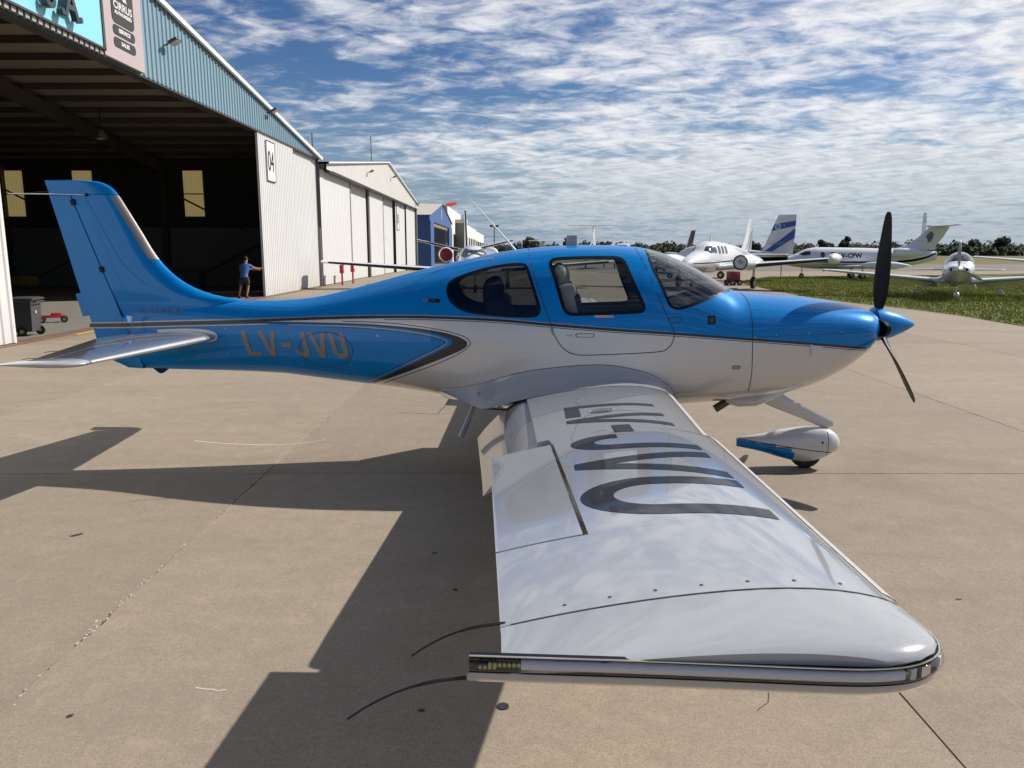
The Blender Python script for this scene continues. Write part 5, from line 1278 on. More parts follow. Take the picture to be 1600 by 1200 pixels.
def build_stab(s):
    T = bpy.data.objects.new('tailplane', None); COL.objects.link(T); T.parent = HERO
    ZS = 1.215
    le = lambda y: -2.72 - .125 * (y - .15); te = lambda y: -3.80 + .235 * (y - .15); hg = lambda y: te(y) + .34 * (le(y) - te(y))
    def ring(y, a, b, n=12, th=.10, sc=1.0):
        L_, T_ = le(y), te(y); c = L_ - T_; up = []
        for i in range(n + 1):
            q = (1 - math.cos(PI * i / n)) / 2 if a >= L_ - 1e-6 else i / n
            x = a + (b - a) * q; t = min(max((L_ - x) / c, 0), 1); up.append((x, -y, foil(t, th, 0)[1] * c * sc + .0015))
        return flip([(p[0], p[1], ZS + p[2]) for p in up] + [(p[0], p[1], ZS - p[2]) for p in up[::-1]], s)
    loft('stabilizer', [ring(y, le(y), hg(y) + .005) for y in np.linspace(.06, 1.80, 8)], STAB, T, angle=40)
    loft('elevator', [ring(y, hg(y) - .005, te(y), 7) for y in np.linspace(.14, 1.78, 8)], STAB, T, angle=40)
    tipx = [(1.805, -2.927, -3.50, 1), (1.88, -2.945, -3.53, .9), (1.93, -2.985, -3.54, .75), (1.955, -3.04, -3.545, .55), (1.965, -3.10, -3.55, .35)]
    R = []
    for y, a, b, sc in tipx:
        up = []
        for i in range(13):
            q = (1 - math.cos(PI * i / 12)) / 2; up.append((a + (b - a) * q, -y, foil(q, .105, 0)[1] * (a - b) * sc + .001))
        R.append(flip([(p[0], p[1], ZS + p[2]) for p in up] + [(p[0], p[1], ZS - p[2]) for p in up[::-1]], s))
    loft('horn_tip', R, WINGW, T, angle=40)
    # metal leading edge
    R = []
    for y in np.linspace(.32, 1.79, 6):
        r = ring(y, le(y), hg(y), 16); n = len(r); idx = [2, 1, 0, n - 1, n - 2, n - 3]
        R.append([(r[i][0] + .001, r[i][1], ZS + (r[i][2] - ZS) * 1.02 + math.copysign(.0009, r[i][2] - ZS)) for i in idx])
    loft('leading_edge_strip', R, LEM, T, cap=False, closed=False, angle=80)
    # root fillet with a white edge
    pts = smooth_curve([(-3.30, 1.262), (-3.0, 1.276), (-2.80, 1.268), (-2.715, 1.235), (-2.735, 1.2), (-2.85, 1.183)], 5)
    HB.ribbon('root_fillet', pts, .03, WHITE, T, s, .006)
    for y in (1.2, 1.6):
        tube('static_wick', [(te(y), s * y, ZS), (te(y) - .06, s * y, ZS - .002), (te(y) - .11, s * y, ZS - .01)], .0025, RUB, T, 6)
    return T
for s in (-1, 1): build_stab(s)
# roof antennas
tube('whip_antenna', [(.03, 0, 2.005), (-.05, 0, 2.10), (-.375, 0, 2.455)], [.012, .0075, .0045], PWHITE, HERO, 8)
loft('blade_antenna', [[(x, y * .016, z) for x, y in ((.49 + d, 0), (.52 + d, 1), (.585, .6), (.592, 0), (.585, -.6), (.52 + d, -1))] for z, d in ((2.04, 0), (2.09, .0), (2.138, .005))], mat('grey_antenna', (.34, .34, .33), .5), HERO)
loft('gps_antenna', [[(1.0 + .065 * f * math.cos(a), .045 * f * math.sin(a), z) for a in np.linspace(0, 2 * PI, 17)[:-1]] for z, f in ((2.035, 1), (2.056, .95), (2.066, .6))], PWHITE, HERO)
HB.ribbon('roof_step', [(-.335, 1.905), (-.325, 1.918), (-.16, 1.935), (-.15, 1.918)], .005, PGREY, FUS, -1, .002)

HB.ribbon('inspection_ring', [(-3.02 + .06 * math.cos(a), 1.06 + .055 * math.sin(a)) for a in np.linspace(0, 2 * PI, 25)[:-1]], .003, SEAM, FUS, -1, .002, True)
HB.ribbon('door_hinge_cover', [(.352, 1.372), (.362, 1.335), (.385, 1.295)], [.014, .022, .016], GREYP, FUS, -1, .003)
HB.ribbon('vent_slot', [(1.56, 1.70), (1.60, 1.705)], .004, SEAM, FUS, -1, .002)
fin_quad('fin_seam', [(z, float(FLE(z)) - .30 - (2.5 - z) * .06, float(FLE(z)) - .303 - (2.5 - z) * .06) for z in np.linspace(1.62, 2.48, 14)], SEAM, FIN, .0012)
for x, z in ((-1.9, .99), (-1.42, 1.0), (-2.62, 1.06), (-2.62, 1.30), (-.95, 1.62)): badge('fastener', x, z, .009, .009, STEEL, .003, .0044)
badge('stencil', -3.62, 1.285, .10, .016, mat('dark_blue_stencil', (.004, .05, .16), .5), .002, .003) if False else None
# ================================================================== other aircraft
LOCALB = {}
def wheel(name, parent, c, r, wd, m=RUB):
    o = lathe(name, [(-wd * .5, r * .45), (-wd * .55, r * .7), (-wd * .45, r * .95), (-wd * .2, r), (wd * .2, r), (wd * .45, r * .95), (wd * .55, r * .7), (wd * .5, r * .45)], m, parent, Matrix.Translation(c) @ Matrix.Rotation(PI / 2, 4, 'Z'), 18)
    lathe('rim', [(-wd * .42, 0), (-wd * .42, r * .5), (wd * .42, r * .5), (wd * .42, 0)], STEEL, o, Matrix.Translation(c) @ Matrix.Rotation(PI / 2, 4, 'Z'), 12)
    return o
def leg(parent, top, bot, r=.05, wr=.26, wd=.16, twin=False):
    G = bpy.data.objects.new('landing_gear', None); COL.objects.link(G); G.parent = parent
    tube('strut', [top, bot], r, PWHITE, G, 8)
    for dy in ((-.14, .14) if twin else (0,)): wheel('wheel', G, (bot[0], bot[1] + dy, wr), wr, wd)
    return G
def win(B, x, z, w_, h_, s, parent, m=PWIN, off=.02):
    v, f = grid_polys([rrect(x, z, w_, h_, min(w_, h_) * .4)], .2); return B.decal('cabin_window', v, f, m, parent, s, off)
def band(B, pts_lo, pts_hi, s, parent, m, name='stripe', off=.014, n=40, k=3):
    lo, hi = pchip(pts_lo), pchip(pts_hi); x0, x1 = max(pts_lo[0][0], pts_hi[0][0]), min(pts_lo[-1][0], pts_hi[-1][0]); vs = []; fs = []
    for x in np.linspace(x0, x1, n):
        for t in range(k + 1): vs.append((x, float(lo(x)) + (float(hi(x)) - float(lo(x))) * t / k))
    for i in range(n - 1):
        for t in range(k): fs.append(((k + 1) * i + t, (k + 1) * i + t + 1, (k + 1) * i + k + 2 + t, (k + 1) * i + k + 1 + t))
    return B.decal(name, vs, fs, m, parent, s, off)
def fin_decal(P, finy, name, polys, m, parent, side=-1):
    v, f = grid_polys(polys, .4); return mesh(name, [(x, side * (finy(z) / 2 + .012), z) for x, z in v], f, parent, m)
def prop(parent, c, R, nb, a0, m=PROPM, sp=.16, spm=CHROME):
    lathe('spinner', [(0, sp), (.1, sp * .95), (.25, sp * .6), (.34, .03), (.35, 0)], spm, parent, Matrix.Translation(c), 18)
    for k in range(nb):
        Rm = Matrix.Translation(Vector(c) + Vector((.08, 0, 0))) @ Matrix.Rotation(a0 + 2 * PI * k / nb, 4, 'X')
        rings = []
        for r, ch, tw, t in ((.1, .1, 60, .05), (.3, .16, 42, .035), (.6, .18, 28, .022), (.85, .15, 20, .012), (1.0, .06, 16, .006)):
            tw = math.radians(tw); rings.append([Rm @ Vector((u * math.sin(tw) + v * math.cos(tw), -u * math.cos(tw) + v * math.sin(tw), r * R)) for u, v in ((ch / 2, 0), (0, t / 2), (-ch / 2, 0), (0, -t / 2))])
        loft('propeller_blade', rings, m, parent, smooth=False)
# ---- A: white twin turboprop with tip tanks
def twin_turboprop():
    A = empty('twin_turboprop', (11.15, 35.6, 0), math.atan2(-.84, -.54), 'white twin engine turboprop with wing tip tanks and grey swooshes on its fin', 'aircraft')
    B = Body([(-6.6,1.85),(-5,2.05),(-3,2.30),(-1,2.45),(1,2.52),(1.8,2.48),(2.35,2.30),(2.9,1.98),(3.6,1.83),(4.3,1.66),(4.75,1.46),(4.9,1.34)], [(-6.6,1.60),(-5,1.38),(-3,1.08),(-1,.92),(1,.88),(2.5,.9),(3.8,.98),(4.5,1.1),(4.8,1.2),(4.9,1.28)],
             [(-6.6,.05),(-5,.30),(-3,.56),(-1,.66),(1,.67),(2.2,.64),(3.2,.54),(4.2,.36),(4.7,.2),(4.9,.05)], [(-6.6,1.7),(-3,1.65),(1,1.62),(3,1.45),(4.9,1.31)], 2.3)
    fz = B.build('fuselage', list(np.linspace(-6.6, 4.9, 70)), PWHITE, A)
    for s in (-1, 1):
        for x in (.15, .72, 1.28): win(B, x, 2.06, .30, .42, s, A)
        win(B, 1.85, 2.04, .30, .32, s, A)
        v, f = grid_polys([[(2.02, 2.26), (2.08, 1.92), (2.52, 1.90), (2.72, 2.02), (2.42, 2.22)]], .15); B.decal('windshield', v, f, PWIN, A, s, .022)
        band(B, [(-6, 1.66), (0, 1.42), (4.4, 1.36)], [(-6, 1.69), (0, 1.47), (4.4, 1.39)], s, fz, PGREY)
        W = bpy.data.objects.new('wing', None); COL.objects.link(W); W.parent = A
        secs = [((1.25 - .05 * t, s * y, 1.08 + .087 * (y - .5)), c, .15) for t, (y, c) in enumerate(((.3, 2.3), (2.1, 2.0), (6.1, 1.25)))]
        panel('wing_panel', secs, PWHITE, W, cam=.02)
        panel('deicing_boot', [((1.215, s * 2.55, 1.255), .17, 1.1), ((1.17, s * 6.0, 1.556), .13, 1.0)], BOOT, W, k=4)
        # dark strip on the nose of the wing
        lathe('tip_tank', [(-1.5, 0), (-1.3, .07), (-.7, .2), (0, .27), (.6, .26), (1.0, .17), (1.15, .07), (1.2, 0)], PWHITE, W, Matrix.Translation((.75, s * 6.3, 1.62)), 18)
        nb = [(-2.0,.05),(-1.3,.2),(-.3,.36),(.8,.44),(1.7,.42),(2.25,.34)]
        e = bpy.data.objects.new('engine', None); COL.objects.link(e); e.parent = A
        loft('nacelle', [[(x + .2, s * 2.1 + r * math.cos(a), 1.42 + r * .95 * math.sin(a)) for a in np.linspace(0, 2 * PI, 19)[:-1]] for x, r in nb], PWHITE, e)
        lathe('intake_lip', [(0, .36), (.06, .385), (.10, .365), (.09, .33), (-.02, .31), (-.03, 0)], DARK, e, Matrix.Translation((2.42, s * 2.1, 1.42)), 20)
        lathe('spinner', [(0, .12), (.1, .11), (.2, .06), (.24, 0)], PGREY, e, Matrix.Translation((2.42, s * 2.1, 1.42)), 16)
        for dx in (.5, .95): box('louvre', (dx, s * 2.1 - .43, 1.5), (.18, .02, .14), PDARK, e)
        leg(A, (-.05, s * 2.1, 1.1), (-.05, s * 2.1, .3), .07, .32, .2)
    leg(A, (3.5, 0, 1.0), (3.55, 0, .25), .05, .24, .15)
    F_ = panel('fin', [((-4.6, 0, 1.95), 1.95, .09), ((-5.35, 0, 2.9), 1.5, .09), ((-6.0, 0, 3.95), .95, .08)], PWHITE, A, at=(0, 1, 0))
    fy = lambda z: float(np.interp(z, [1.9, 3.95], [.17, .075]))
    for s in (-1, 1):
        fin_decal(None, fy, 'fin_swoosh', [[(-5.2, 2.05), (-5.75, 2.1), (-6.75, 3.2), (-6.85, 3.45)]], PGREY, F_, s); fin_decal(None, fy, 'fin_swoosh', [[(-6.0, 2.02), (-6.45, 2.02), (-6.78, 2.9), (-6.75, 3.05)]], PGREY, F_, s)
    for s in (-1, 1): panel('stabilizer', [((-5.2, s * .1, 1.78), 1.25, .09), ((-5.55, s * 2.4, 1.80), .75, .09)], PWHITE, A)
    tube('blade_antenna', [(1.0, 0, 2.5), (.9, 0, 2.95)], [.05, .02], PWHITE, A, 6)
    return A
twin_turboprop()
# ---- B: plane with blue striped fin
def striped_plane():
    A = empty('utility_aircraft', (14.3, 47.6, 0), math.atan2(.60, -.80), 'white aircraft with blue diagonal stripes and a round emblem on its tall fin', 'aircraft')
    B = Body([(-5,1.75),(-3,2.0),(-1,2.25),(1.5,2.35),(2.2,2.2),(2.9,1.8),(3.8,1.65),(4.4,1.4)], [(-5,1.3),(-3,1.0),(-1,.85),(2,.85),(3.5,.95),(4.4,1.2)], [(-5,.06),(-3,.35),(-1,.6),(2,.62),(3.5,.45),(4.4,.08)], [(-5,1.5),(0,1.55),(4.4,1.3)], 2.3)
    fz = B.build('fuselage', list(np.linspace(-5, 4.4, 50)), PWHITE, A)
    for s in (-1, 1):
        band(B, [(-5, 1.38), (-2, 1.28), (3.5, 1.05)], [(-5, 1.60), (-2, 1.55), (3.5, 1.2)], s, fz, PBLUE)
        for x in (-.6, .3, 1.2): win(B, x, 1.95, .5, .35, s, A)
        panel('wing', [((1.5, s * .3, 1.1), 2.0, .14), ((1.3, s * 6.0, 1.6), 1.2, .12)], PWHITE, A, cam=.02); panel('stabilizer', [((-3.9, s * .05, 1.72), 1.35, .09), ((-4.35, s * 2.35, 1.72), .85, .08)], PGREY, A)
        leg(A, (.3, s * 1.8, 1.0), (.3, s * 1.8, .26), .06, .28, .18)
    leg(A, (3.4, 0, 1.0), (3.45, 0, .25), .05, .22, .14)
    F_ = panel('fin', [((-3.0, 0, 1.75), 2.3, .09), ((-3.3, 0, 2.1), 2.02, .09), ((-4.22, 0, 4.35), 1.18, .08)], PWHITE, A, at=(0, 1, 0)); fy = lambda z: float(np.interp(z, [1.8, 4.3], [.19, .095]))
    le = lambda z: -3.3 - (z - 2.1) * .409; te = lambda z: -5.32 - (z - 2.1) * .0355
    for s in (-1, 1):
        fin_decal(0, fy, 'fin_stripe', [[(te(3.45) , 3.45), (te(2.85), 2.85), (-3.95, 1.95), (-3.45, 1.98), (-4.6, 2.85)]], PBLUE, F_, s)
        fin_decal(0, fy, 'fin_stripe', [[(le(3.75) - .02, 3.75), (le(3.3) - .02, 3.30), (te(3.55) , 3.62), (te(3.95), 3.95)]], PBLUE, F_, s)
        fy2 = lambda z: fy(z) + .01
        ring = [(-4.24 + .2 * math.cos(a), 3.60 + .2 * math.sin(a)) for a in np.linspace(0, 2 * PI, 17)]; rin = [(-4.24 + .14 * math.cos(a), 3.60 + .14 * math.sin(a)) for a in np.linspace(0, 2 * PI, 17)]
        fin_decal(0, fy2, 'fin_emblem', [[ring[i], ring[i + 1], rin[i + 1], rin[i]] for i in range(16)] + [[(-4.26, 3.60), (-4.26, 3.8), (-4.22, 3.8), (-4.22, 3.6)], [(-4.26, 3.6), (-4.08, 3.47), (-4.06, 3.5), (-4.22, 3.62)], [(-4.25, 3.6), (-4.42, 3.47), (-4.4, 3.5), (-4.22, 3.62)], [(-4.7, 3.66), (-4.62, 3.75), (-4.66, 3.6)]], PWHITE, F_, s)
        if s > 0:
            v, f = text_2d('LV-LBY', .26, .5, 0, 1.3); mesh('fin_lettering', [(-3.72 - a, fy(2.5) / 2 + .03, 2.42 + b) for a, b in v], f, F_, PGREY)
    v, f = text_2d('LV-LBY', .26, .5, 0, 1.25); mesh('fin_lettering', [(-4.95 + a, -fy(2.5) / 2 - .03, 2.42 + b) for a, b in v], [q[::-1] for q in f], F_, PGREY)
    return A
striped_plane()
# ---- C: business jet with T tail
def business_jet():
    A = empty('business_jet', (25.0, 49.5, 0), PI - .10, 'white T-tailed business jet with dark curved stripe and a black head emblem on its fin', 'aircraft')
    B = Body([(-6.4,1.95),(-5,2.05),(-3,2.14),(0,2.22),(3.2,2.26),(4.0,2.18),(4.6,1.95),(5.2,1.7),(6.2,1.45),(6.5,1.28)], [(-6.4,1.35),(-5,1.05),(-3,.80),(0,.70),(3,.70),(5,.85),(6.2,1.1),(6.5,1.2)], [(-6.4,.15),(-5,.45),(-3,.70),(0,.78),(3.2,.78),(4.6,.66),(6,.3),(6.5,.05)], [(-6.4,1.65),(0,1.46),(6.5,1.24)], 2.1)
    fz = B.build('fuselage', list(np.linspace(-6.4, 6.5, 70)), PWHITE, A)
    for s in (-1, 1):
        for x in (2.2, 3.0): win(B, x, 1.72, .34, .38, s, A)
        v, f = grid_polys([[(3.95, 1.98), (3.98, 1.72), (4.5, 1.66), (4.86, 1.76), (4.4, 1.94)]], .2); B.decal('windshield', v, f, PWIN, A, s, .022)
        band(B, [(-6.3, 1.78), (-5.4, 1.46), (-4, 1.22), (-2, 1.14), (5, 1.20)], [(-6.3, 1.88), (-5.4, 1.60), (-4, 1.38), (-2, 1.27), (5, 1.26)], s, fz, PDARK)
        band(B, [(-1.2, 1.08), (1, 1.02), (3, 1.02)], [(-1.2, 1.1), (1, 1.05), (3, 1.04)], s, fz, PGREY)
        W = panel('wing', [((1.7, s * .3, .84), 2.6, .1), ((.6, s * 5.2, 1.05), 1.5, .09)], PWHITE, A, cam=.015)
        lathe('tip_tank', [(-2.0, 0), (-1.6, .08), (-.8, .24), (.3, .28), (1.2, .22), (1.7, .1), (1.8, 0)], PWHITE, W, Matrix.Translation((-.1, s * 5.4, 1.05)), 16)
        e = bpy.data.objects.new('engine', None); COL.objects.link(e); e.parent = A
        lathe('nacelle', [(-1.3, .18), (-.9, .27), (0, .34), (.7, .32), (.9, .27), (.85, .24), (.5, .22), (.5, 0)], PWHITE, e, Matrix.Translation((-3.5, s * .98, 1.86)), 20)
        panel('pylon', [((-3.0, s * .5, 1.84), 1.2, .1), ((-3.0, s * .75, 1.86), 1.2, .1)], PWHITE, e)
        leg(A, (-.1, s * 1.2, .8), (-.1, s * 1.2, .26), .06, .26, .16, True)
    leg(A, (4.4, 0, .9), (4.4, 0, .2), .05, .2, .12)
    F_ = panel('fin', [((-2.2, 0, 2.08), 4.1, .06), ((-3.3, 0, 2.22), 3.0, .07), ((-4.0, 0, 2.4), 2.35, .08), ((-4.9, 0, 3.0), 1.95, .08), ((-5.75, 0, 3.72), 1.55, .08)], PWHITE, A, at=(0, 1, 0)); fy = lambda z: float(np.interp(z, [2.1, 2.4, 3.72], [.24, .19, .125]))
    head = [(-5.42, 2.98), (-5.55, 2.84), (-5.62, 2.62), (-5.78, 2.6), (-5.74, 2.72), (-5.9, 2.66), (-5.86, 2.8), (-6.02, 2.86), (-5.95, 3.0), (-6.06, 3.12), (-5.96, 3.26), (-5.8, 3.36), (-5.62, 3.34), (-5.66, 3.24), (-5.48, 3.2), (-5.56, 3.1), (-5.38, 3.08)]
    for s in (-1, 1):
        fin_decal(0, fy, 'fin_emblem', [head], PDARK, F_, s)
        fin_decal(0, fy, 'fin_line', [[(-4.7, 2.70), (-5.3, 2.70), (-5.3, 2.725), (-4.7, 2.725)]], PGREY, F_, s)
        panel('stabilizer', [((-5.6, s * .02, 3.72), 1.5, .09), ((-6.4, s * 2.2, 3.76), .8, .08)], PGREY, A)
    lathe('tail_fairing', [(-1.0, 0), (-.7, .07), (0, .12), (.6, .1), (.9, .0)], PWHITE, A, Matrix.Translation((-6.2, 0, 3.72)), 12)
    v, f = text_2d('LV-CFW', .42, .3, 0, 1.25, .012); B.decal('registration_lettering', [(1.75 - a, 1.52 + b) for a, b in v], f, DARK, fz, 1, .022)
    A.scale = (.86, 1, 1)
    return A
business_jet()
# ---- E: jet seen head-on in front of the closed hangar
def straight_wing_jet():
    A = empty('small_jet', (-2.25, 35.2, 0), -PI / 2 + .10, 'small white jet facing the camera with a red engine cover, before the white hangar', 'aircraft')
    B = Body([(-7,1.8),(-4,2.05),(-1,2.2),(3,2.28),(3.8,2.18),(4.5,1.85),(5.3,1.62),(6.2,1.4),(6.5,1.22)], [(-7,1.4),(-4,1.0),(-1,.75),(3,.75),(5,.9),(6.2,1.05),(6.5,1.15)], [(-7,.1),(-4,.55),(-1,.78),(3,.8),(4.5,.7),(6,.32),(6.5,.05)], [(-7,1.6),(0,1.45),(6.5,1.2)], 2.2)
    B.build('fuselage', list(np.linspace(-7, 6.5, 60)), PWHITE, A)
    for s in (-1, 1):
        v, f = grid_polys([[(3.55, 2.15), (3.6, 1.80), (4.2, 1.72), (4.72, 1.74), (4.2, 2.02)]], .15); B.decal('windshield', v, f, PWIN, A, s, .022)
        for x in (2.6, 1.8, 1.0, .2): win(B, x, 1.75, .36, .36, s, A)
        W = panel('wing', [((.9, s * .3, .86), 2.3, .14), ((.55, s * 7.9, 1.42), 1.25, .12)], PWHITE, A, cam=.02)
        panel('deicing_boot', [((.915, s * 1.6, .965), .16, 1.25), ((.60, s * 7.5, 1.40), .12, 1.0)], BOOT, W, k=4)
        e = bpy.data.objects.new('engine', None); COL.objects.link(e); e.parent = A
        lathe('nacelle', [(-2.0, .24), (-1.2, .38), (0, .43), (.9, .40), (1.05, .35)], PWHITE, e, Matrix.Translation((-2.6, s * 1.28, 1.80)), 24); lathe('intake_cover', [(0, .365), (.06, .35), (.09, .31), (.10, 0)], REDC if s < 0 else PWHITE, e, Matrix.Translation((-1.57, s * 1.28, 1.80)), 24)
        panel('stabilizer', [((-5.8, s * .1, 2.0), 1.5, .15), ((-6.4, s * 3.0, 2.66), .9, .15)], PWHITE, A); panel('stabilizer_boot', [((-5.77, s * .5, 2.09), .14, .9), ((-6.36, s * 2.95, 2.65), .12, .7)], BOOT, A, k=4)
        leg(A, (.2, s * 2.0, .95), (.2, s * 2.0, .27), .06, .27, .18)
    leg(A, (4.6, 0, .95), (4.6, 0, .2), .05, .2, .13)
    panel('fin', [((-4.4, 0, 1.9), 2.8, .09), ((-6.3, 0, 4.55), 1.2, .09)], PWHITE, A, at=(0, 1, 0)); panel('fin_boot', [((-4.42, 0, 2.0), .14, .9), ((-6.22, 0, 4.45), .12, .8)], BOOT, A, at=(0, 1, 0), k=4)
straight_wing_jet()
# ---- generic low detail plane with T tail or plain tail
def simple_plane(name, loc, rz, label, m, ttail=True, L_=9.0, span=12.0, hz_=4.2, tspan=5.0, grp=None, zt=2.2):
    A = empty(name, loc, rz, label, 'aircraft', grp)
    B = Body([(-L_ * .5, zt - .5), (-L_ * .2, zt - .15), (L_ * .2, zt), (L_ * .33, zt - .25), (L_ * .5, zt - .9)], [(-L_ * .5, zt - .8), (-L_ * .2, .9), (L_ * .2, .8), (L_ * .5, 1.0)], [(-L_ * .5, .08), (-L_ * .2, .5), (L_ * .2, .65), (L_ * .35, .55), (L_ * .5, .1)], [(-L_ * .5, zt - .65), (L_ * .5, 1.2)], 2.2)
    B.build('fuselage', list(np.linspace(-L_ * .5, L_ * .5, 40)), m, A)
    for s in (-1, 1):
        for x in (0, .7, 1.4): win(B, x * L_ / 9, zt - .45, .4, .32, s, A)
        v, f = grid_polys([[(L_ * .22, zt - .12), (L_ * .22, zt - .5), (L_ * .33, zt - .55), (L_ * .36, zt - .42)]], .2); B.decal('windshield', v, f, PWIN, A, s, .022)
        panel('wing', [((.9, s * .2, 1.05), 1.9, .14), ((.7, s * span / 2, 1.5), 1.2, .12)], m, A, cam=.02); leg(A, (0, s * 1.7, 1.0), (0, s * 1.7, .25), .06, .25, .16)
        zs = hz_ if ttail else zt - .6
        xr = -L_ * .5 - .35 if ttail else -L_ * .5 + 1.2
        panel('stabilizer', [((xr, s * .02, zs), 1.0, .1), ((xr - .35, s * tspan / 2, zs), .7, .1)], m, A)
    leg(A, (L_ * .36, 0, 1.0), (L_ * .36, 0, .22), .05, .22, .13)
    panel('fin', [((-L_ * .5 + 1.7, 0, zt - .55), 2.0, .09), ((-L_ * .5 - .3, 0, hz_), 1.15, .09)], m, A, at=(0, 1, 0))
    prop(A, (L_ * .5 - .02, 0, 1.2), .95, 3, .4) if not ttail else None
    return A
simple_plane('transport_aircraft', (10.3, 84, 0), PI / 2 - .25, 'distant T-tailed aircraft seen from behind above the cabin roof', PWHITE, True, 10, 15, 4.75, 5.6)
simple_plane('touring_aircraft', (2.3, 96, 0), PI / 2 + .35, 'distant low T-tailed aircraft left of the whip antenna foot', PWHITE, True, 8, 11, 3.25, 4.2, zt=2.0)
simple_plane('dark_aircraft', (15.2, 66, 0), PI / 2 + .12, 'aircraft with a dark grey fin behind the white turboprop', PDARK, False, 8, 11, 3.75, 3.8, zt=1.9)
simple_plane('training_aircraft', (43.8, 56, 0), -PI / 2 - .55, 'white aircraft at the right edge with only its wing tip showing', PWHITE, False, 8, 11, 2.9, 3.4, zt=2.0)
# ---- D: white sister of the blue aircraft, nose towards the camera
def sister():
    base = copy_tree(HERO)
    yaw = math.atan2(-33.5, -19.0); base.rotation_euler = (0, 0, yaw)
    base.location = (19.35, 26.6, .0); base.scale = (.95, .95, .95)
    base.name = 'light_aircraft'; base['label'] = 'white single propeller aircraft seen head-on, standing on the grass'
    sw = {BLUE.name: PWHITE, BLACKP.name: PWHITE, GREYP.name: PWHITE, STAB.name: PWHITE, WINGW.name: PWHITE, PROPM.name: PGREY, LETTER.name: PWHITE, REARG.name: REARG}
    drop = ('registration', 'badge', 'emblem', 'placard', 'name_lettering', 'stripe', 'chevron', 'pant_stripe', 'static_wick', 'whip', 'model', 'light_diodes', 'fuel', 'tank_seam', 'root_seam', 'access', 'flap')
    def walk(o):
        for ch in list(o.children): walk(ch)
        n = o.name
        if any(k in n for k in drop):
            if n.startswith('flap'): pass
            else: bpy.data.objects.remove(o); return
        if o.type == 'MESH':
            for sl in o.material_slots:
                if sl.material and sl.material.name in sw:
                    m = sw[sl.material.name]; sl.link = 'OBJECT'; sl.material = m
    walk(base)
    return base
sister()
# ================================================================== people and small things
SKIN = mat('skin', (.42, .24, .16), .6); SHIRT = mat('blue_shirt', (.045, .14, .42), .85, 0, 0, .15, 6); SHORT = mat('navy_shorts', (.035, .04, .055), .9); HAIR = mat('dark_hair', (.02, .016, .012), .8); SHOE = mat('dark_shoes', (.025, .025, .028), .7)
def skin_mesh(name, pts, edges, m, parent, sub=2):
    me = bpy.data.meshes.new(name); me.from_pydata([p[:3] for p in pts], edges, []); o = bpy.data.objects.new(name, me); COL.objects.link(o)
    sk = o.modifiers.new('s', 'SKIN'); sb = o.modifiers.new('b', 'SUBSURF'); sb.levels = sub; sb.render_levels = sub
    for i, p in enumerate(pts): r = p[3]; me.skin_vertices[0].data[i].radius = (r, r) if not isinstance(r, tuple) else r
    me.skin_vertices[0].data[0].use_root = True
    m2 = bpy.data.meshes.new_from_object(o.evaluated_get(bpy.context.evaluated_depsgraph_get())); bpy.data.objects.remove(o)
    m2.name = name; r = mesh_obj(name, m2, parent, m); m2.polygons.foreach_set('use_smooth', [True] * len(m2.polygons)); return r
